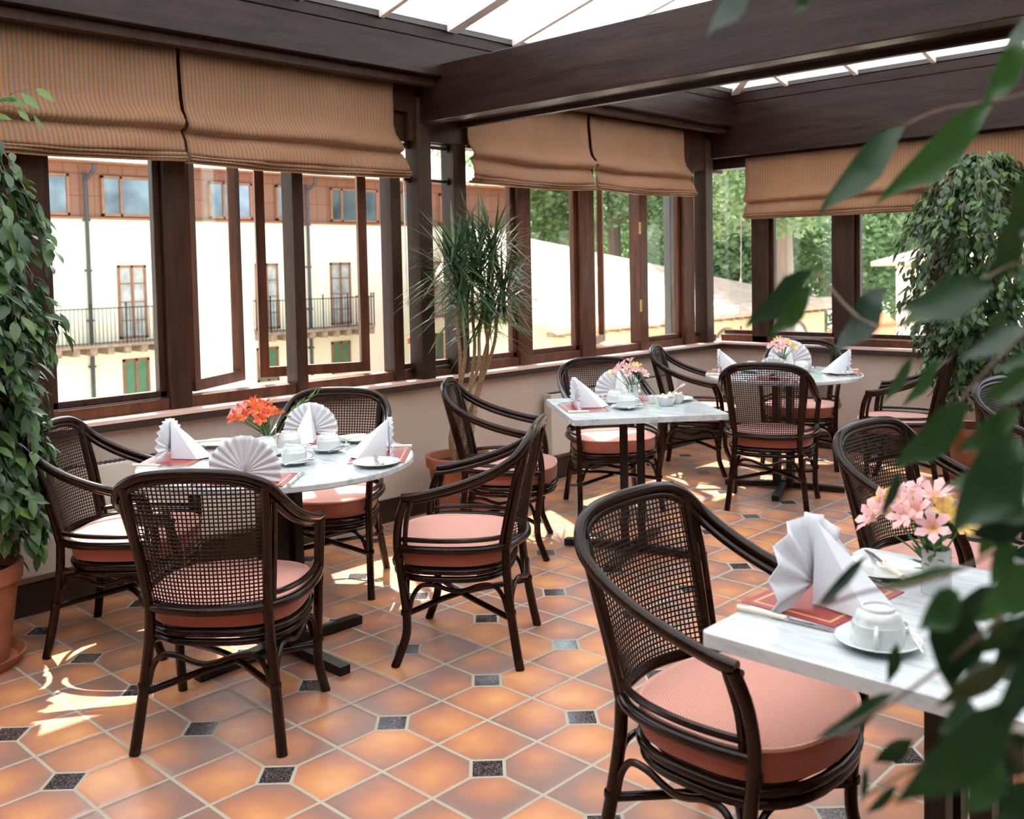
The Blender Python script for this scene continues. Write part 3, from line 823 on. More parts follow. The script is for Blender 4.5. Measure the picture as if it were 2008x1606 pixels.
# grey casing outside the corner window
tag(link('downpipe_casing', boxm((4.86, 2.21, -4.3), (4.96, 2.28, 2.7), .01), grey_metal), 'plain grey square casing standing just outside the corner window', 'pipe')

# ---- trees
def leaf_cloud(rnd, blobs, count, size):
    V = []; Fc = []
    tot = sum(b[3] ** 2 for b in blobs)
    for bx, by, bz, br in blobs:
        for _ in range(int(count * br * br / tot)):
            d = Vector((rnd.gauss(0, 1), rnd.gauss(0, 1), rnd.gauss(0, 1))).normalized() * br * (rnd.random() ** .28)
            p = Vector((bx, by, bz)) + Vector((d.x, d.y, d.z * .8))
            a = Vector((rnd.gauss(0, 1), rnd.gauss(0, 1), rnd.gauss(0, .6))).normalized(); b = a.orthogonal().normalized()
            b = (b * math.cos(rnd.random() * 6) + a.cross(b) * math.sin(rnd.random() * 6)).normalized(); b = b - a * b.dot(a)
            s = size * rnd.uniform(.6, 1.3); i = len(V)
            V += [p - a * s, p + b * s * .55, p + a * s, p - b * s * .55]; Fc.append((i, i + 1, i + 2, i + 3))
    return V, Fc
def make_tree(seed, hgt, trunk_r, crown_lo, kind):
    rnd = random.Random(seed)
    t = thing('tree', '', 'tree')
    bm = bmesh.new()
    tube(bm, [(0, 0, 0), (.1, 0, hgt * .4), (0, .15, hgt * .85)], lambda u: trunk_r * (1 - .6 * u), 9, 3)
    br = []
    for k in range(7):
        a = rnd.random() * 6.3; z = hgt * rnd.uniform(crown_lo, .85); L = rnd.uniform(1.5, 3)
        tube(bm, [(0, 0, z), (math.cos(a) * L * .5, math.sin(a) * L * .5, z + .5), (math.cos(a) * L, math.sin(a) * L, z + 1.2)], lambda u: trunk_r * .3 * (1 - .7 * u), 6, 3)
        br.append((math.cos(a) * L, math.sin(a) * L, z + 1.2, rnd.uniform(1.2, 2.0)))
    link('trunk', bm, bark_far, t)
    blobs = br + [(rnd.gauss(0, 1.2), rnd.gauss(0, 1.2), hgt * rnd.uniform(crown_lo + .05, 1.0), rnd.uniform(1.3, 2.3)) for _ in range(9)]
    V, Fc = leaf_cloud(rnd, blobs, 14000, .14)
    raw('crown', V, Fc, tree_leaf, t)
    return t
protos = [make_tree(1, 13, .55, .30, 0), make_tree(2, 11, .28, .18, 1), make_tree(3, 14, .40, .45, 2)]
spots = [(880, 62, 0, 'tree showing over the roof edge in the gap between the pair of posts'),
         (1000, 58, 1, 'tree behind the dracaena leaves, at the end of the brown clad floor'),
         (1068, 46, 0, 'big trunked tree just right of the dracaena, above the bleached roof'),
         (1130, 60, 1, 'green tree above the roof, seen around the mullion right of the dracaena'),
         (1205, 44, 2, 'tree above the roof seen through the open casement in the corner window'),
         (1275, 52, 1, 'tree rising above the low roof, right of the brass hinged mullion'),
         (1345, 60, 0, 'tree directly behind the grey casing outside the corner window'),
         (1390, 42, 1, 'tree on both sides of the corner post'),
         (1440, 54, 0, 'tree in the narrow pane between the corner post and the end wall cord'),
         (1505, 42, 1, 'dark green tree at the left of the middle end window'),
         (1535, 33, 2, 'pale bare trunked tree seen through the middle end window'),
         (1610, 50, 1, 'tree at the right of the middle end window above the roof tip'),
         (1700, 42, 1, 'tall green tree directly left of the small tower'),
         (1770, 54, 0, 'tree standing behind the small tower roof'),
         (1850, 44, 2, 'tree behind the top of the bushy fig at the right'),
         (1945, 54, 1, 'tree glimpsed through the bushy fig near the right edge')]
used = [False] * 3
for px, dist, k, lab in spots:
    p = at_d(px, 600, dist)
    zz = -4.3
    if not used[k]: o = protos[k]; used[k] = True
    else: o = dup(protos[k], (0, 0, 0), 0)
    o.location = (p.x, p.y, zz); o.rotation_euler = (0, 0, random.random() * 6)
    o['label'] = lab; o['group'] = 'trees beyond the roofs'
    s = random.uniform(1.0, 1.3); o.scale = (s, s, s)

# ================================================================ CHAIR
def ring_pts(f, xr=-.262, z=.44):
    half_ = [(.172, .248), (.09, .262), (0, .264), (-.09, .252), (-.165, .222), (-.222, .165), (-.250, .085), (xr, 0)]
    pts = half_ + [(x, -y) for x, y in half_[-2::-1]]
    return [(x * f, y * f, z) for x, y in pts]
def cushion_outline(n=56, grow=0):
    pts = []
    for k in range(n):
        a = 2 * PI * k / n; c, s = math.cos(a), math.sin(a)
        ex = .72
        x = (.216 if c > 0 else .225) * math.copysign(abs(c) ** ex, c); y = .238 * math.copysign(abs(s) ** ex, s)
        if c > 0: x = x * (1 + .06 * (1 - abs(s)))
        y *= 1 + .04 * c
        L = math.hypot(x, y); x += grow * x / L; y += grow * y / L
        pts.append((x + .015, y))
    return pts
def make_chair():
    t = thing('rattan_armchair', '', 'chair')
    # hoop that runs from one arm end over the back to the other
    half_ = [(.150, .266, .628), (.10, .268, .634), (.03, .270, .650), (-.06, .271, .676), (-.145, .268, .708), (-.215, .262, .744), (-.268, .250, .783), (-.300, .218, .828), (-.314, .158, .856), (-.318, .08, .866), (-.319, 0, .868)]
    full = half_ + [(x, -y, z) for x, y, z in half_[-2::-1]]
    bm = bmesh.new(); tube(bm, full, .0148, 12, 4)
    link('back_hoop', bm, rattan, t)
    inn = [(x + .002, y * .935 if abs(y) > .01 else y, z - .020) for x, y, z in full]
    bm = bmesh.new(); tube(bm, inn, .0105, 10, 4)
    link('inner_hoop', bm, rattan, t)
    for s in (1, -1):
        # front leg with arm post
        bm = bmesh.new()
        tube(bm, [(.196, s * .252, 0), (.176, s * .246, .05), (.153, s * .240, .12), (.152, s * .240, .21), (.166, s * .243, .33), (.178, s * .247, .44), (.168, s * .254, .54), (.142, s * .265, .617)], lambda u: .0165 - .0015 * u, 12, 4)
        tube(bm, [(.150, s * .243, .44), (.142, s * .249, .53), (.118, s * .260, .618)], .0095, 8, 4)
        for z, x in ((.200, .153), (.40, .175)): lathe(bm, [(.0172, -.009), (.0185, -.004), (.0185, .004), (.0172, .009)], 12, (x, s * .2425, z))
        link('front_leg', bm, rattan, t)
        bm = bmesh.new()
        tube(bm, [(-.262, s * .226, 0), (-.244, s * .214, .10), (-.226, s * .200, .22), (-.214, s * .187, .34), (-.212, s * .182, .44)], lambda u: .0170 - .001 * u, 12, 4)
        lathe(bm, [(.0175, -.009), (.019, -.004), (.019, .004), (.0175, .009)], 12, (-.230, s * .203, .20))
        link('rear_leg', bm, rattan, t)
        bm = bmesh.new()
        tube(bm, [(-.212, s * .182, .42), (-.232, s * .190, .53), (-.266, s * .203, .68), (-.302, s * .212, .826)], .0150, 12, 4)
        tube(bm, [(-.196, s * .196, .45), (-.216, s * .206, .54), (-.250, s * .222, .68), (-.282, s * .233, .775)], .0085, 8, 4)
        link('back_upright', bm, rattan, t)
        bm = bmesh.new()
        tube(bm, [(.160, s * .243, .470), (.08, s * .257, .471), (0, s * .260, .472), (-.09, s * .248, .473), (-.165, s * .219, .474), (-.205, s * .188, .475)], .0095, 8, 4)
        link('side_rail', bm, rattan, t)
    bm = bmesh.new(); tube(bm, ring_pts(1.0, -.262, .438), .0145, 12, 4)
    link('seat_rail', bm, rattan, t)
    # cane panel
    PW = lambda v: .168 + .030 * v
    def surf(u, v):   # u -1..1, v 0..1
        z = .452 + .400 * v
        zc = z - (.012 + .02 * v) * (abs(u) ** 4) * (1 if v > .8 else .2)
        x = -.208 - .098 * v - (.048 * (1 - v) + .012 * v) * (1 - u * u) + .002
        return Vector((x, u * PW(v), z))
    V = []; Fc = []
    def strip(pts, wdir, off, w2=.0021, th=.0009):
        i0 = len(V); k = len(pts)
        for j, p in enumerate(pts):
            wv = wdir[j] if isinstance(wdir, list) else wdir
            nn = Vector((1, 0, .2)).normalized()
            o_ = nn * off(j)
            V.extend([p - wv * w2 + o_ - nn * th, p + wv * w2 + o_ - nn * th, p + wv * w2 + o_ + nn * th, p - wv * w2 + o_ + nn * th])
        for j in range(k - 1):
            a, b = i0 + 4 * j, i0 + 4 * j + 4
            for q in range(4): Fc.append((a + q, a + (q + 1) % 4, b + (q + 1) % 4, b + q))
    nu, nv = 28, 32
    for i in range(nu + 1):
        u = -1 + 2 * i / nu
        pts = [surf(u, v / 12) for v in range(13)]
        strip(pts, Vector((0, 1, 0)), lambda j: -.0008)
    for j_ in range(nv + 1):
        v = j_ / nv
        pts = [surf(-1 + 2 * k / 12, v) for k in range(13)]
        strip(pts, Vector((-.2, 0, 1)).normalized(), lambda j: .0008)
    raw('cane_panel', V, Fc, cane, t)
    bm = bmesh.new()
    for v, r_ in ((0.0, .006),):
        tube(bm, [surf(-1 + 2 * k / 10, v) for k in range(11)], r_, 8, 0)
    link('panel_edge', bm, rattan, t)
    # cushion
    bm = bmesh.new()
    outl = [(-.014, .368), (-.003, .371), (.0, .382), (.002, .41), (.0, .434), (-.006, .442), (-.02, .446), (-.06, .451), (-.13, .455)]
    rings = []
    for g_, z in outl:
        rings.append([bm.verts.new((x, y, z)) for x, y in cushion_outline(56, g_)])
    for a, b in zip(rings[5:], rings[6:]):
        for k in range(56): bm.faces.new((a[k], a[(k + 1) % 56], b[(k + 1) % 56], b[k]))
    bm.faces.new(rings[-1])
    for rg in rings[:5]:
        for v_ in rg: bm.verts.remove(v_)
    cu = link('seat_cushion', bm, seat_fabric, t)
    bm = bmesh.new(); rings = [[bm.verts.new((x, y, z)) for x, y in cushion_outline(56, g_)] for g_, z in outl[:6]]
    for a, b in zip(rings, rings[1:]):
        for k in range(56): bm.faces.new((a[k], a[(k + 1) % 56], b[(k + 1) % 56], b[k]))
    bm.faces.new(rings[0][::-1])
    link('boxing', bm, shaded_side_fabric, cu, label='darker side band with painted shade')
    bm = bmesh.new(); tube(bm, [(x, y, .4405) for x, y in cushion_outline(56, -.001)], .0052, 6, 0, closed=True)
    link('piping', bm, piping_m, cu)
    # frame below the cushion
    for z, g_ in ((.352, .000), (.322, -.008)):
        bm = bmesh.new(); tube(bm, [(x * .985, y, z) for x, y in cushion_outline(40, g_)], .0120, 10, 0, closed=True)
        link('apron_hoop', bm, rattan, t)
    bm = bmesh.new(); ext_outline(bm, [(x * .93, y * .97) for x, y in cushion_outline(40, -.02)], .345, .371)
    link('seat_board', bm, rattan, t)
    legs = {'fl': (.152, .240), 'fr': (.152, -.240), 'rl': (-.226, .200), 'rr': (-.226, -.200)}
    def arch(a, b, out):
        A, B = Vector((*legs[a], 0)), Vector((*legs[b], 0)); d = B - A; o_ = Vector(out)
        pr = [(.03, .205, 0), (.07, .26, .004), (.15, .298, .012), (.28, .300, .022), (.40, .285, .030), (.5, .278, .032), (.60, .285, .030), (.72, .300, .022), (.85, .298, .012), (.93, .26, .004), (.97, .205, 0)]
        bm = bmesh.new(); tube(bm, [A + d * u + Vector((0, 0, z)) + o_ * k for u, z, k in pr], .0088, 8, 4)
        link('arched_brace', bm, rattan, t)
    arch('fl', 'fr', (1, 0, 0)); arch('rl', 'rr', (-1, 0, 0)); arch('rl', 'fl', (0, 0, 0)); arch('rr', 'fr', (0, 0, 0))
    for s in (1, -1):
        bm = bmesh.new(); z = .185 + s * .007
        tube(bm, [(.155, s * .240, z), (0, s * .02, z + .012), (-.228, -s * .202, z)], .0112, 10, 3)
        link('cross_stretcher', bm, rattan, t)
    return t
chair0 = make_chair()
D2 = lambda a: math.radians(a)
CHAIRS = [
    (-.189, 1.365, -47, 'rattan armchair at the far left, between the leafy fig and the red flower table'),
    (-.307, .427, 41, 'rattan armchair seen squarely from behind at the front left, its cane back to the camera'),
    (.611, .314, 124, 'rattan armchair in the middle, turned left towards the round table with red flowers'),
    (.690, 1.299, -141, 'rattan armchair against the window wall behind the round table with red flowers'),
    (1.692, 1.073, -51, 'rattan armchair in front of the spiky dracaena pot, facing right'),
    (2.688, 1.174, -126, 'rattan armchair behind the square table that has the sugar bowls, facing the camera'),
    (3.960, 1.370, -64, 'rattan armchair in the window corner, on the left side of the far round table'),
    (3.372, .497, 22, 'rattan armchair seen from behind in front of the far round table'),
    (4.516, .890, -157, 'rattan armchair against the end wall, half hidden by the far table and its napkin'),
    (4.254, .086, 103, 'rattan armchair on the right of the far round table, facing left beside the potted fig'),
    (.042, -1.238, -91, 'large foreground rattan armchair pulled up to the near square marble table'),
    (1.423, -1.236, -97, 'rattan armchair behind the near table with its cushion seen past the pink flowers'),
    (2.990, -1.170, -95, 'rattan armchair at the far right edge, behind the other armchairs and leaves'),
]
for i, (x, y, a, lab) in enumerate(CHAIRS):
    if i == 0: o = chair0
    else: o = dup(chair0, (0, 0, 0), 0)
    o.location = (x, y, 0); o.rotation_euler = (0, 0, D2(a)); o['label'] = lab; o['group'] = 'rattan armchairs'

# ================================================================ TABLES
def table_base(t, rz, crz=None):
    crz = rz if crz is None else crz
    c, s = math.cos(crz), math.sin(crz)
    def R(x, y): return (c * x - s * y, s * x + c * y)
    for sx in (1, -1):
        for sy in (1, -1):
            x, y = R(sx * .042, sy * .042); bm = bmesh.new()
            obar(bm, (x, y, .03), (x, y, .70), .040, .040, up=(c, s, 0)); link('column', bm, black_iron, t)
    for k in range(4):
        a = rz + k * PI / 2; dx, dy = math.cos(a), math.sin(a)
        bm = bmesh.new(); obar(bm, (dx * .02, dy * .02, .030), (dx * .37, dy * .37, .016), .045, .034)
        lathe(bm, [(0, 0), (.014, 0), (.014, .012), (0, .012)], 10, (dx * .345, dy * .345, 0))
        link('foot', bm, black_iron, t)
    bm = bmesh.new()
    for k in range(2):
        a = rz + k * PI / 2; dx, dy = math.cos(a), math.sin(a)
        obar(bm, (-dx * .26, -dy * .26, .705), (dx * .26, dy * .26, .705), .045, .024)
    link('top_bracket', bm, black_iron, t)
TZ = .742
def round_table(label, x, y, r, rz):
    t = thing('marble_table', label, 'table', (x, y, 0))
    bm = bmesh.new(); lathe(bm, [(0, .717), (r - .004, .717), (r, .721), (r, .737), (r - .005, TZ), (0, TZ)], 96)
    link('tabletop', bm, marble, t); table_base(t, rz); return t
def square_table(label, x, y, wd, rz, brz, crz=None):
    t = thing('marble_table', label, 'table', (x, y, 0))
    h = wd / 2; c, s = math.cos(rz), math.sin(rz); pts = []
    for qx, qy, a0 in ((1, 1, 0), (-1, 1, 90), (-1, -1, 180), (1, -1, 270)):
        for k in range(5):
            a = math.radians(a0 + 22.5 * k); px = qx * (h - .018) + .018 * math.cos(a); py = qy * (h - .018) + .018 * math.sin(a)
            pts.append((c * px - s * py, s * px + c * py))
    bm = bmesh.new(); ext_outline(bm, pts, .714, TZ, .003)
    link('tabletop', bm, marble, t, True); table_base(t, brz, crz); return t
T1 = (.115, .785); T2 = (2.020, .530); T3 = (3.765, .625); T4 = (.010, -1.752); T5 = (1.50, -1.76)
round_table('round white marble table holding the orange red flowers, by the long windows', *T1, .515, D2(2))
square_table('square white marble table set diagonally, with white vase and sugar bowls', *T2, .75, D2(-39), D2(-72), D2(36))
round_table('far round white marble table in the window corner with a pink bouquet', *T3, .485, D2(20))
square_table('near square white marble table at the lower right, mostly behind leaves', *T4, .74, 0, 0)
square_table('square marble table at the right edge behind the near table', *T5, .74, 0, 0)

# ================================================================ TABLEWARE
TT = TZ + .0006
def fan_napkin(label, x, y, rz, r=.118, pleats=15, tail=.165, group='fan folded napkins', span=(-22, 202), z=None, amp=.0075, lean=.004):
    """pleated fan in the local YZ plane facing +X, tail running to -X"""
    t = thing('napkin', label, 'napkin', (x, y, (TT + .0024) if z is None else z), rz, group)
    a0, a1 = D2(span[0]), D2(span[1]); n = pleats * 4
    zc = .034
    V = []; Fc = []
    rad = [.004, .3, .6, .85, 1.0]
    for k in range(n + 1):
        a = a0 + (a1 - a0) * k / n; ph = math.sin(k * PI / 2 + .0)
        for j, f in enumerate(rad):
            rr = r * f if j else .004
            if j == 4: rr = r * (1.0 - .016 * (1 - abs(ph)))
            off = amp * ph * f
            yy, zz = rr * math.cos(a), zc + rr * math.sin(a)
            if zz < .001: zz = .001
            V.append((off + lean * f * f * math.sin(max(a, 0)), yy, zz))
    m_ = len(rad)
    for k in range(n):
        for j in range(m_ - 1):
            Fc.append((k * m_ + j, (k + 1) * m_ + j, (k + 1) * m_ + j + 1, k * m_ + j + 1))
    f = raw('fan', V, Fc, linen, t); f.data.polygons.foreach_set('use_smooth', [True] * len(f.data.polygons)); so = f.modifiers.new('thick', 'SOLIDIFY'); so.thickness = .0022
    # folded stand behind
    h = r * .93 + zc
    V = [(-.004, 0, h), (-.006, .006, .001), (-.006, -.006, .001), (-tail, 0, .004), (-tail * .75, .045, .001), (-tail * .75, -.045, .001), (-.015, .028, .001), (-.015, -.028, .001), (-tail * .45, 0, h * .60)]
    Fc = [(0, 8, 4, 6), (8, 3, 4), (0, 7, 5, 8), (8, 5, 3)]
    f = raw('folded_stand', V, Fc, linen, t); so = f.modifiers.new('thick', 'SOLIDIFY'); so.thickness = .002
    return t
def placemat(label, x, y, rz):
    o = link('placemat', boxm((-.105, -.145, 0), (.105, .145, .0022), .001), placemat_m); o.location = (x, y, TT - .0004); o.rotation_euler = (0, 0, rz)
    return tag(o, label, 'placemat', 'red placemats')
def lathe_obj(name, prof, mt, parent=None, n=32, c=(0, 0, 0)): bm = bmesh.new(); lathe(bm, prof, n, c); return link(name, bm, mt, parent)
PLATE = [(0, .004), (.045, .004), (.060, .007), (.085, .014), (.087, .0155), (.085, .017), (.060, .0105), (.045, .0075), (0, .0075)]
SAUC = [(0, .002), (.034, .002), (.050, .006), (.074, .015), (.076, .0165), (.074, .0175), (.050, .0095), (.034, .006), (0, .006)]
def mk_plate():
    t = thing('side_plate', '', 'plate'); lathe_obj('dish', PLATE, china, t, 40)
    lathe_obj('foot_ring', [(.040, 0), (.046, 0), (.046, .0045), (.040, .0045)], china, t, 32); return t
def mk_saucer():
    t = thing('saucer', '', 'saucer'); lathe_obj('dish', SAUC, china, t, 40)
    lathe_obj('foot_ring', [(.028, 0), (.033, 0), (.033, .003), (.028, .003)], china, t, 32); return t
def mk_cup():
    t = thing('coffee_cup', '', 'cup')      # stored upside down on its saucer
    lathe_obj('bowl', [(.0445, 0), (.0465, .001), (.0465, .024), (.0455, .038), (.0435, .040), (.0420, .048), (.037, .058), (.031, .0615), (.029, .067), (.026, .067), (.0255, .063), (0, .062)], china, t, 36)
    bm = bmesh.new(); tube(bm, [(.045, 0, .009), (.062, 0, .007), (.071, 0, .021), (.066, 0, .036), (.044, 0, .041)], .0042, 8, 4); link('handle', bm, china, t); return t
def mk_spoon():
    t = thing('teaspoon', '', 'spoon')
    bm = bmesh.new(); tube(bm, [(-.065, 0, .004), (-.02, 0, .007), (.03, 0, .005)], lambda u: .0028 - .001 * math.sin(PI * u), 8, 4); link('handle', bm, steel, t)
    bm = bmesh.new(); bmesh.ops.create_uvsphere(bm, u_segments=16, v_segments=8, radius=1, matrix=Matrix.Translation((.047, 0, .0055)) @ Matrix.Diagonal((.019, .0125, .0035, 1)))
    link('bowl', bm, steel, t); return t
def mk_knife():
    t = thing('table_knife', '', 'knife')
    bm = bmesh.new(); tube(bm, [(-.105, 0, .0065), (-.06, 0, .0068), (0, 0, .0055)], lambda u: .0062 - .0015 * u, 10, 3); link('handle', bm, ivory, t)
    bm = bmesh.new(); V_ = [(0, -.0045), (.08, -.0085), (.105, -.004), (.108, .002), (.08, .0055), (0, .0045)]; ext_outline(bm, V_, .0038, .0052); box(bm, (-.004, -.005, .002), (.004, .005, .009)); link('blade', bm, steel, t); return t
def mk_fork():
    t = thing('fork', '', 'fork')
    bm = bmesh.new(); tube(bm, [(-.09, 0, .004), (-.02, 0, .006), (.03, 0, .004)], lambda u: .0035 - .0012 * u, 8, 3); link('handle', bm, steel, t)
    bm = bmesh.new(); box(bm, (.028, -.010, .003), (.045, .010, .0048))
    for k in range(4): box(bm, (.045, -.010 + k * .0058, .003), (.078, -.0074 + k * .0058, .0046))
    link('tines', bm, steel, t); return t
PRO = {'plate': mk_plate(), 'saucer': mk_saucer(), 'cup': mk_cup(), 'spoon': mk_spoon(), 'knife': mk_knife(), 'fork': mk_fork()}
seen = set()
GRP = {'plate': 'white side plates', 'saucer': 'white saucers', 'cup': 'upturned coffee cups', 'spoon': 'teaspoons', 'knife': 'ivory handled knives', 'fork': 'steel forks'}
def put(kind, label, x, y, rz=0, z=None, tilt=0):
    z = TT if z is None else z
    if kind not in seen: o = PRO[kind]; seen.add(kind)
    else: o = dup(PRO[kind], (0, 0, 0), 0)
    o.location = (x, y, z); o.rotation_euler = (0, tilt, D2(rz)); o['label'] = label; o['group'] = GRP[kind]
    return o
def cup_set(where, x, y, rz, spoon=None):
    put('saucer', 'white saucer under ' + where, x, y, 0)
    put('cup', 'upturned white cup, ' + where, x, y, rz, TT + .0066)
    sa = rz - 60 if spoon is None else spoon
    put('spoon', 'teaspoon beside ' + where, x + .056 * math.cos(D2(sa)), y + .056 * math.sin(D2(sa)), sa + 95, TT + .0145, -.07)
def plate_set(where, x, y, rz):
    put('plate', 'white side plate ' + where, x, y)
    put('knife', 'butter knife across the side plate ' + where, x + .01, y, rz, TT + .0145)

# --- round table with the red flowers
def setting(cx, cy, ang, rad, lab, tab, cup=True, plate=True, r=.118, dphi=0):
    """one cover laid at bearing ang of a table centre; the fan faces outward"""
    a = D2(ang); o_ = Vector((math.cos(a), math.sin(a))); s_ = Vector((-o_.y, o_.x)); c_ = Vector((cx, cy))
    m_ = c_ + o_ * (rad - .125)
    placemat('red placemat ' + lab + tab, m_.x, m_.y, a)
    f = c_ + o_ * (rad - .090)
    fan_napkin('white fan folded napkin ' + lab + tab, f.x, f.y, a + dphi, r)
    k = m_ + s_ * .165
    put('knife', 'ivory handled knife beside the placemat ' + lab + tab, k.x, k.y, ang + 180)
    k = m_ - s_ * .165
    put('fork', 'steel fork beside the placemat ' + lab + tab, k.x, k.y, ang + 180)
R1 = .515
setting(*T1, 128, R1, 'nearest the leafy fig', ' on the red flower table')
setting(*T1, 222, R1, 'nearest the camera', ' on the red flower table', r=.125)
setting(*T1, 38, R1, 'nearest the window wall', ' on the red flower table')
setting(*T1, -46, R1, 'on the right side', ' of the red flower table', r=.112, dphi=.2)
cup_set('the cup nearest the camera on the red flower table', .090, .640, -40)
cup_set('the cup right of centre on the red flower table', .322, .745, -20)
cup_set('the cup just behind the nearest one on the red flower table', .105, .855, 150)
cup_set('the cup beside the glass vase of red flowers', .245, .905, 60)
plate_set('at the far right of the red flower table', .535, .835, 20)
plate_set('at the front right edge of the red flower table', .262, .375, 60)
plate_set('at the far left of the red flower table', .115, 1.215, -30)

# --- square table with the sugar bowls
setting(*T2, 141, .375, 'on the left side', ' of the sugar bowl table', r=.118)
setting(*T2, 51, .375, 'on the window side', ' of the sugar bowl table', r=.125)
cup_set('the front cup on the sugar bowl table', 1.925, .490, -30)
cup_set('the rear cup on the sugar bowl table', 2.035, .640, 120)
plate_set('at the right of the sugar bowl table', 2.30, .45, 10)
# --- far round table
R3 = .485
setting(*T3, 118, R3, 'at the left', ' of the far round table', r=.115)
setting(*T3, 22, R3, 'against the end wall', ' of the far round table', r=.145)
setting(*T3, -62, R3, 'at the right', ' of the far round table', r=.115)
setting(*T3, 200, R3, 'nearest the camera', ' on the far round table', r=.105)
cup_set('the cup in the middle of the far round table', 3.885, .560, -30)
cup_set('the cup left of the pink bouquet on the far round table', 3.68, .80, 100)
plate_set('at the right of the far round table', 3.865, .285, 30)
# --- near square table
mt4 = placemat('red placemat with a gold line on the near marble table', -.03, -1.475, D2(86))
fan_napkin('large white fan folded napkin in the foreground, facing the big armchair', -.058, -1.468, D2(84), .142, 8, .20, amp=.011, lean=.02)
put('knife', 'ivory handled knife at the corner of the near marble table', -.207, -1.485, -86)
cup_set('the big foreground cup on the near marble table', -.212, -1.668, 200, -55)
plate_set('behind the foreground napkin on the near marble table', .205, -1.50, 45)
put('fork', 'steel fork beside the placemat on the near marble table', .135, -1.50, -88)
placemat('red placemat at the right side of the near marble table', .20, -1.96, D2(10))
fan_napkin('white fan folded napkin half hidden by leaves at the right of the near marble table', .24, -1.86, D2(20), .11)
cup_set('the leaf covered cup on the near marble table', .06, -1.93, 20)
# --- right edge table
placemat('red placemat on the marble table at the right edge', 1.55, -1.50, D2(90))
fan_napkin('white fan folded napkin at the very right edge of the photo', 1.575, -1.455, D2(92), .118)

# --- vases, bowls, shakers
def flower(bm_pet, c, axis, r, rnd):
    axis = Vector(axis).normalized(); u = axis.orthogonal().normalized(); v = axis.cross(u); ph = rnd.random() * 6
    for k in range(6):
        a = ph + k * PI / 3; d = (u * math.cos(a) + v * math.sin(a)); s = axis.cross(d); w_ = r * .30
        p = [c, c + d * r * .35 + axis * r * .55 + s * w_ * .6, c + d * r * .35 + axis * r * .55 - s * w_ * .6,
             c + d * r * .75 + axis * r * .85 + s * w_, c + d * r * .75 + axis * r * .85 - s * w_, c + d * r * 1.1 + axis * r * .92]
        q = [bm_pet.verts.new(x) for x in p]
        bm_pet.faces.new((q[0], q[1], q[2])); bm_pet.faces.new((q[1], q[3], q[4], q[2])); bm_pet.faces.new((q[3], q[5], q[4]))
def bouquet(label, x, y, z0, n, spread, h0, h1, mats, seed, r=.026, lean=(0, 0), greens=16):
    rnd = random.Random(seed)
    t = thing('bouquet', label, 'flowers', (x, y, z0))
    bs = bmesh.new(); heads = []
    for k in range(n):
        a = k * 2.4 + rnd.random() * .5; rr = spread * math.sqrt((k + .6) / n)
        top = Vector((rr * math.cos(a) + lean[0], rr * math.sin(a) + lean[1], h0 + (h1 - h0) * (1 - (rr / spread) ** 2 * .7) * rnd.uniform(.82, 1.05)))
        tube(bs, [(0.006 * math.cos(a), .006 * math.sin(a), .0), (top.x * .25, top.y * .25, top.z * .45), top - Vector((0, 0, .004))], .0017, 5, 3)
        heads.append(top)
    link('stems', bs, flower_green, t)
    for k, c in enumerate(heads):
        bm = bmesh.new(); ax = Vector((c.x * 6 / max(spread, .01) * .25, c.y * 6 / max(spread, .01) * .25, 1)); flower(bm, c, ax, r * rnd.uniform(.85, 1.15), rnd)
        mt = mats[k % len(mats)]
        f = link('flower', bm, mt, t, False)
        bm = bmesh.new()
        flower(bm, c + Vector((0, 0, .002)), ax, r * .5, rnd); link('throat', bm, petal_yellow, f, False)
    V = []; Fc = []
    for k in range(greens):
        a = rnd.random() * 6.3; d = Vector((math.cos(a), math.sin(a), rnd.uniform(-.1, .9))).normalized(); s = d.cross(Vector((0, 0, 1))).normalized()
        b = Vector((lean[0] * .3, lean[1] * .3, h0 * rnd.uniform(.35, .85))) + d * rnd.uniform(.0, .02); L = rnd.uniform(.03, .055)
        i = len(V); V += [b, b + d * L * .5 + s * .006, b + d * L, b + d * L * .5 - s * .006]; Fc.append((i, i + 1, i + 2, i + 3))
    raw('leaves', V, Fc, flower_green, t)
    return t
def glass_vase(label, x, y, r=.032, h=.085):
    t = thing('vase', label, 'vase', (x, y, TT))
    lathe_obj('glass', [(0, 0), (r * .8, 0), (r * .85, .004), (r * .9, h * .5), (r, h), (r * .93, h), (r * .82, h * .5), (r * .75, .008), (0, .008)], vase_glass, t, 24)
    return t
def china_vase(label, x, y, r=.027, h=.085):
    t = thing('vase', label, 'vase', (x, y, TT))
    lathe_obj('body', [(0, 0), (r, 0), (r * 1.02, .003), (r, h), (r * .9, h), (r * .88, .006), (0, .006)], china, t, 28); return t
vx, vy = .205, .985
glass_vase('clear glass vase holding the orange red flowers', vx, vy)
bouquet('orange red alstroemeria bouquet with a green sprig on the left round table', vx, vy, TT + .012, 21, .088, .09, .165, [petal_red, petal_red, petal_red, petal_red, petal_pink], 3, .030, (-.045, .03), 30)
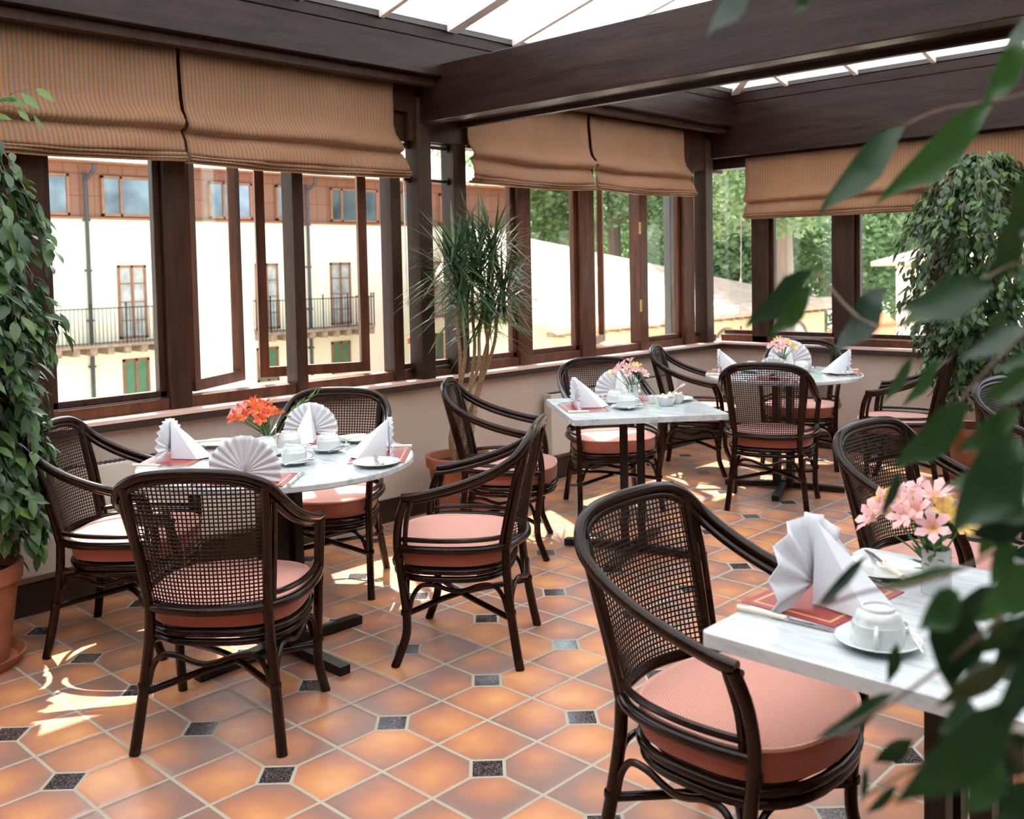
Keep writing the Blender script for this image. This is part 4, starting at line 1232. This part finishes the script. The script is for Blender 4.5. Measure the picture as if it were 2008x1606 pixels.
# long green sprig
rnd = random.Random(5)
bm = bmesh.new(); path = catmull([(0, 0, .0), (.05, .02, .10), (.14, .03, .165), (.20, .04, .20)], 5)
V = []; Fc = []
sp = thing('leaf_sprig', 'slim green leafy sprig leaning right out of the red flower vase', 'flowers', (vx, vy, TT + .014), D2(-40))
tube(bm, path, .0018, 5, 0); link('stem', bm, flower_green, sp)
for k in range(14):
    b = path[6 + k % 9]; a = rnd.random() * 6.3; d = Vector((.6, math.sin(a), .6 * math.cos(a) + .3)).normalized(); s = d.cross(Vector((0, 0, 1))).normalized(); i = len(V); L = .045
    V += [b, b + d * L * .5 + s * .009, b + d * L, b + d * L * .5 - s * .009]; Fc.append((i, i + 1, i + 2, i + 3))
raw('leaves', V, Fc, flower_green, sp)
china_vase('white china vase with pink and yellow flowers, on the table with sugar bowls', 2.115, .590, .026, .095)
bouquet('pink and yellow bouquet on the sugar bowl table', 2.115, .590, TT + .012, 16, .078, .105, .19, [petal_pink, petal_pink, petal_yellow], 8, .025, (-.012, .012), 26)
glass_vase('clear glass vase on the far round table', 3.93, .72)
bouquet('dense pink bouquet on the far round table in front of the big fan napkin', 3.93, .72, TT + .012, 19, .085, .10, .18, [petal_pink, petal_pink, petal_pink, petal_yellow], 12, .027, (0, 0), 24)
china_vase('white china vase on the near marble table, behind leaves', .150, -1.640, .030, .095)
bouquet('large pink and yellow alstroemeria bouquet on the near marble table', .150, -1.640, TT + .012, 17, .088, .105, .195, [petal_pink, petal_pink, petal_pink, petal_yellow], 21, .036, (-.028, .030), 40)
def shaker(kind, label, x, y):
    t = thing(kind, label, 'shaker', (x, y, TT), D2(35))
    link('body', boxm((-.017, -.017, 0), (.017, .017, .040), .005), china, t)
    lathe_obj('cap', [(0, .040), (.012, .040), (.011, .043), (0, .044)], steel, t, 16)
shaker('salt_shaker', 'square white shaker nearest the flower vase on the square table', 2.150, .500)
shaker('pepper_shaker', 'square white shaker between its twin and the sugar bowls', 2.190, .465)
def bowl(label, x, y):
    t = thing('sugar_bowl', label, 'bowl', (x, y, TT))
    lathe_obj('dish', [(0, 0), (.028, 0), (.034, .006), (.044, .030), (.047, .042), (.044, .042), (.040, .030), (.030, .008), (0, .007)], china, t, 32)
    bm = bmesh.new(); rn = random.Random(int(x * 100))
    for k in range(26):
        a = rn.random() * 6.3; r = rn.random() ** .5 * .034; c = Vector((r * math.cos(a), r * math.sin(a), .036 + rn.random() * .016)); d = Vector((rn.gauss(0, 1), rn.gauss(0, 1), rn.gauss(0, .4))).normalized()
        obar(bm, c - d * .009, c + d * .009, .010, .008)
    o = link('sugar', bm, sugar, t); o['kind'] = 'stuff'
    return t
bowl('white sugar bowl nearest the camera on the square table', 2.125, .395)
bowl('white sugar bowl behind the other one on the square table', 2.225, .405)
put('spoon', 'teaspoon standing in the rear sugar bowl', 2.245, .415, -20, TT + .058, -.5)
bowl('white sugar bowl on the far round table', 3.72, .50)

# ================================================================ POTTED PLANTS
def pot_parts(t, r, h, saucer=True):
    z0 = .02 if saucer else 0
    b = r * .70
    lathe_obj('pot', [(0, z0), (b, z0), (r * .93, z0 + h * .84), (r, z0 + h * .84), (r * 1.02, z0 + h), (r * .90, z0 + h), (r * .86, z0 + h * .9), (r * .86, z0 + h * .86), (b * .9, z0 + .03), (0, z0 + .03)], terracotta, t, 40)
    lathe_obj('soil', [(r * .875, z0 + h * .88), (r * .5, z0 + h * .90), (0, z0 + h * .91)], soil, t, 24)
    if saucer: lathe_obj('saucer', [(0, 0), (b * 1.25, 0), (b * 1.45, .045), (b * 1.40, .045), (b * 1.2, .018), (0, .018)], terracotta, t, 40)
def leaf(V, Fc, base, d, n_, L, W, curl=.25, wave=0):
    """pointed oval leaf with a folded midrib"""
    d = d.normalized(); s = d.cross(n_).normalized(); n_ = s.cross(d)
    i0 = len(V)
    prof = [(0, .05), (.12, .45), (.28, .86), (.46, 1.0), (.64, .84), (.80, .48), (.91, .20), (1.0, .02)] if wave else [(0, .05), (.18, .62), (.42, 1.0), (.68, .78), (.88, .30), (1.0, .02)]
    for t_, w_ in prof:
        c = base + d * L * t_ - n_ * L * curl * t_ * t_ + (n_ + s * .8) * (W * wave * math.sin(t_ * 8.5))
        V.extend([c + s * W * w_ / 2 + n_ * W * w_ * .10, c, c - s * W * w_ / 2 + n_ * W * w_ * .10])
    for j in range(len(prof) - 1):
        a = i0 + 3 * j
        Fc.append((a, a + 1, a + 4, a + 3)); Fc.append((a + 1, a + 2, a + 5, a + 4))
def fig(label, x, y, r_pot, h_pot, trunk_h, shells, nbr, lsize, seed, loc0=None):
    """weeping fig: shells = [(z, radius)], branches droop, leaves hang"""
    rnd = random.Random(seed)
    t = thing('weeping_fig', label, 'plant', (x, y, 0))
    pot_parts(t, r_pot, h_pot)
    bm = bmesh.new()
    tube(bm, [(0, 0, h_pot), (.02, -.01, h_pot + .3), (-.02, .015, trunk_h * .7), (.01, 0, trunk_h)], lambda u: .020 - .010 * u, 9, 4)
    tube(bm, [(.03, .01, h_pot), (-.01, .02, h_pot + .35), (.03, -.015, trunk_h * .65), (0, .01, trunk_h * .95)], lambda u: .014 - .007 * u, 8, 4)
    V = []; Fc = []; tb = bmesh.new()
    def rad(z):
        for (z0, r0), (z1, r1) in zip(shells, shells[1:]):
            if z0 <= z <= z1: return r0 + (r1 - r0) * (z - z0) / (z1 - z0)
        return shells[-1][1]
    for k in range(nbr):
        z = rnd.uniform(shells[0][0], shells[-1][0]); a = rnd.random() * 2 * PI; R_ = rad(z) * rnd.uniform(.55, 1.05)
        zs = min(z + R_ * rnd.uniform(.2, .6), trunk_h * 1.0)
        P_ = catmull([(0, 0, max(zs - .12, h_pot + .05)), (math.cos(a) * R_ * .45, math.sin(a) * R_ * .45, zs + .06), (math.cos(a + .1) * R_ * .85, math.sin(a + .1) * R_ * .85, z + .02), (math.cos(a + .1) * R_, math.sin(a + .1) * R_, z - rnd.uniform(.06, .22))], 5)
        P_ = [Vector((min(p.x, XB - .12 - x), min(p.y, 1.85 - y), p.z)) for p in P_]
        tube(tb, P_, lambda u: .0035 - .002 * u, 5, 0)
        for j in range(4, len(P_)):
            for q in range(2):
                b = P_[j] + Vector((rnd.gauss(0, .012), rnd.gauss(0, .012), rnd.gauss(0, .012)))
                out = Vector((math.cos(a), math.sin(a), 0)); sd = Vector((-out.y, out.x, 0))
                d = out * rnd.uniform(.1, .8) + sd * rnd.uniform(-.8, .8) + Vector((0, 0, rnd.uniform(-1.2, -.1)))
                n_ = (out * rnd.uniform(0, .8) + Vector((0, 0, 1)) + sd * rnd.uniform(-.5, .5)).normalized()
                L = lsize * rnd.uniform(.7, 1.15)
                if b.y + y + d.normalized().y * L > 1.86 or b.x + x + d.normalized().x * L > XB - .13: continue
                leaf(V, Fc, b, d, n_, L, L * .48, .2)
    link('trunk', bm, bark, t); link('twigs', tb, bark, t)
    raw('foliage', V, Fc, fig_leaf, t, smooth=True)
    return t
fig1 = fig('large weeping fig in a terracotta pot at the left edge by the windows', -.755, 1.545, .19, .36, 1.95, [(.56, .26), (.8, .30), (1.3, .345), (1.7, .33), (1.98, .16)], 240, .082, 31)
fig('bushy weeping fig in a terracotta pot in front of the end wall at the right', 4.80, -.22, .21, .33, 2.05, [(.62, .26), (.95, .38), (1.35, .52), (1.75, .50), (2.05, .22)], 290, .070, 41)

fo = fig1.location; V = []; Fc = []; tb = bmesh.new(); rnd = random.Random(2)
tube(tb, [at_d(-30, 230, 3.9) - fo, at_d(20, 185, 3.85) - fo, at_d(75, 172, 3.8) - fo], .0016, 6, 4)
tube(tb, [at_d(-30, 230, 3.9) - fo, at_d(10, 208, 3.85) - fo, at_d(70, 225, 3.8) - fo], .0014, 6, 4)
for p0, p1, wd in (((70, 172), (106, 198), 16), ((42, 184), (76, 212), 18), ((8, 188), (50, 208), 17), ((34, 212), (58, 238), 13), ((66, 226), (84, 254), 8), ((-8, 200), (30, 190), 12), ((-20, 225), (22, 232), 16)):
    a = at_d(*p0, 3.82) - fo; b = at_d(*p1, 3.80) - fo; d = b - a; leaf(V, Fc, a, d, (Vector((0, 0, .6)) - FW).normalized(), d.length, wd / F_PX * 3.8, .1)
link('upper_twigs', tb, bark, fig1); raw('sprig_foliage', V, Fc, near_leaf_bright, fig1, smooth=True)

# dracaena
dr = thing('dracaena', 'tall spiky dracaena with bare stems in a terracotta pot before the pair of posts', 'plant', (1.90, 1.66, 0))
pot_parts(dr, .20, .36)
O_ = Vector((1.90, 1.66, 0)); rnd = random.Random(77)
stems = [[(.02, .03), (903, 720), (898, 640), (902, 560)], [(0, -.02), (930, 700), (927, 620), (925, 520)], [(.05, 0), (955, 700), (948, 610), (940, 500)], [(.06, .04), (965, 690), (975, 620), (985, 555)],
         [(-.03, .01), (912, 700), (905, 620), (890, 500)], [(.03, -.04), (945, 720), (962, 630), (968, 470)], [(-.01, .04), (935, 730), (940, 650), (955, 600)]]
V = []; Fc = []
for si, s_ in enumerate(stems):
    yy = 1.62 + (si % 3) * .05 - .05
    P_ = [Vector((s_[0][0], s_[0][1], .30)), Vector((s_[0][0] * 1.5 + .0, s_[0][1] * 1.4, .52))] + [at_y(px, py, yy) - O_ for px, py in s_[1:]]
    bm = bmesh.new(); tube(bm, P_, lambda u: .0125 - .004 * u, 8, 5)
    link('stem', bm, drac_stem, dr)
    c = P_[-1]
    for k in range(100):
        a = rnd.random() * 2 * PI; el = rnd.uniform(-.55, 1.25); L = rnd.uniform(.27, .42); dz = rnd.uniform(-.15, .06)
        d = Vector((math.cos(a) * math.cos(el), math.sin(a) * math.cos(el), math.sin(el)))
        if c.y + O_.y + d.y * L > 1.90: d.y *= .25; d.normalize()
        b = c + Vector((0, 0, dz)); s = d.cross(Vector((0, 0, 1))); s = s.normalized() if s.length > .1 else Vector((1, 0, 0)); W_ = .0150; i0 = len(V)
        for j in range(6):
            u = j / 5; q = b + d * L * u + Vector((0, 0, -.22 * L * u * u * (1.3 - abs(el))))
            wv = W_ * (.5 + 1.2 * u if u < .3 else 1.0) * (1 - u ** 3)
            V += [q + s * wv * .5, q - s * wv * .5 + Vector((0, 0, .0001))]
        for j in range(5): a_ = i0 + 2 * j; Fc.append((a_, a_ + 1, a_ + 3, a_ + 2))
raw('foliage', V, Fc, drac_leaf, dr, smooth=True)

# foreground fig whose branches hang in front of the lens
base = CAM + FW * .55 + RX * 1.05; base.z = 0
nf = thing('weeping_fig', 'blurred weeping fig close to the lens, its leaves hanging across the right side', 'plant', tuple(base))
pot_parts(nf, .20, .34)
bm = bmesh.new(); tube(bm, [(0, 0, .3), (.02, .02, .9), (-.01, 0, 1.5), (0, .02, 2.2)], lambda u: .022 - .012 * u, 9, 4); link('trunk', bm, bark, nf)
V = []; Fc = []; tb = bmesh.new(); rnd = random.Random(9)
def img_leaf(p0, p1, dist, wpx, roll=0, curl=.12):
    """leaf from p0 (stalk) to p1 (tip), both where the photo shows them, at a real distance"""
    a = at_d(*p0, dist) - base; b = at_d(*p1, dist * (1 + rnd.uniform(-.04, .04))) - base
    d = b - a; L = d.length; n_ = (-FW + RX * math.sin(roll) + Vector((0, 0, .5))).normalized()
    leaf(V, Fc, a, d, n_, L, wpx * .86 / F_PX * dist, curl, rnd.uniform(.08, .16))
LV = [((1775, 245), (1610, 415), .95, 75), ((1945, 205), (1735, 395), .90, 80), ((2005, 75), (1940, 210), .85, 62), ((1470, -40), (1395, 62), .85, 60), ((1590, -25), (1560, 30), .9, 26),
      ((2060, 20), (1975, 90), .8, 60), ((1595, 530), (1460, 645), 1.0, 62), ((1592, 560), (1512, 665), 1.0, 50), ((1738, 565), (1640, 695), .95, 70), ((1950, 560), (1765, 610), .72, 95), ((1900, 545), (1770, 640), .8, 60),
      ((1900, 790), (1760, 925), .80, 78), ((1765, 925), (1735, 1010), .85, 28), ((2000, 860), (1880, 1050), .62, 130), ((1790, 700), (1740, 790), 1.0, 26), ((1850, 700), (1770, 800), .95, 30), ((2010, 640), (1890, 700), .75, 50),
      ((1700, 1090), (1605, 1190), .80, 26), ((1640, 1150), (1615, 1195), .8, 28), ((1860, 1150), (1880, 1365), .62, 125), ((1880, 1160), (1810, 1240), .62, 75), ((2000, 1375), (1768, 1595), .50, 125), ((2080, 1250), (1960, 1420), .5, 95), ((1985, 1290), (1840, 1400), .6, 70), ((2010, 1330), (1925, 1480), .55, 75), ((1930, 1240), (1870, 1330), .65, 50), ((1990, 1210), (1925, 1290), .62, 55),
      ((1755, 1360), (1600, 1455), .72, 40), ((1760, 1260), (1745, 1345), .75, 32), ((1790, 1450), (1715, 1500), .72, 48), ((1760, 1540), (1700, 1600), .7, 26), ((1700, 1500), (1690, 1580), .72, 18), ((1890, 1110), (1700, 1160), .75, 26),
      ((2040, 1120), (1930, 1200), .6, 95), ((2030, 1000), (1905, 1060), .62, 75), ((1990, 430), (1960, 560), .8, 60), ((2030, 330), (1985, 480), .75, 70), ((2040, 720), (1930, 790), .7, 62), ((1980, 1050), (1950, 1150), .66, 55), ((1910, 1380), (1850, 1440), .6, 60),
      ((2020, 1440), (1930, 1530), .55, 90), ((1960, 1480), (1900, 1606), .55, 80), ((2050, 1540), (1960, 1640), .5, 110)]
for L_ in LV: img_leaf(L_[0], L_[1], L_[2], L_[3], rnd.uniform(-.5, .5))
for k in range(46):
    px, py = rnd.uniform(1945, 2110), 360 + 1280 * rnd.random() ** .6
    a = rnd.uniform(1.6, 3.0); Lp = rnd.uniform(60, 130); img_leaf((px, py), (px + Lp * math.cos(a), py + Lp * math.sin(a)), rnd.uniform(.6, .95), Lp * .45, rnd.uniform(-.8, .8))
for pts in ([(2120, 150, .9), (1990, 190, .9), (1850, 215, .9), (1775, 245, .95)], [(2120, 450, .85), (1900, 560, .8), (1720, 640, .9), (1600, 535, 1.0)], [(2120, 560, .8), (1980, 680, .78), (1880, 790, .8), (1765, 925, .85), (1735, 1010, .85)],
            [(2120, 900, .7), (1990, 1050, .68), (1850, 1130, .72), (1700, 1160, .76), (1610, 1190, .8)], [(2120, 1100, .6), (2000, 1180, .6), (1880, 1280, .62), (1760, 1370, .7), (1620, 1450, .72)], [(2120, 1250, .55), (1950, 1420, .55), (1800, 1500, .65), (1700, 1560, .7)],
            [(2100, -60, .85), (1900, -120, .85), (1600, -80, .85), (1470, -40, .85)], [(2100, 20, .85), (2010, 60, .85), (1950, 160, .85)]):
    tube(tb, [at_d(*p) - base for p in pts], .0013, 6, 4)
link('branches', tb, bark, nf)
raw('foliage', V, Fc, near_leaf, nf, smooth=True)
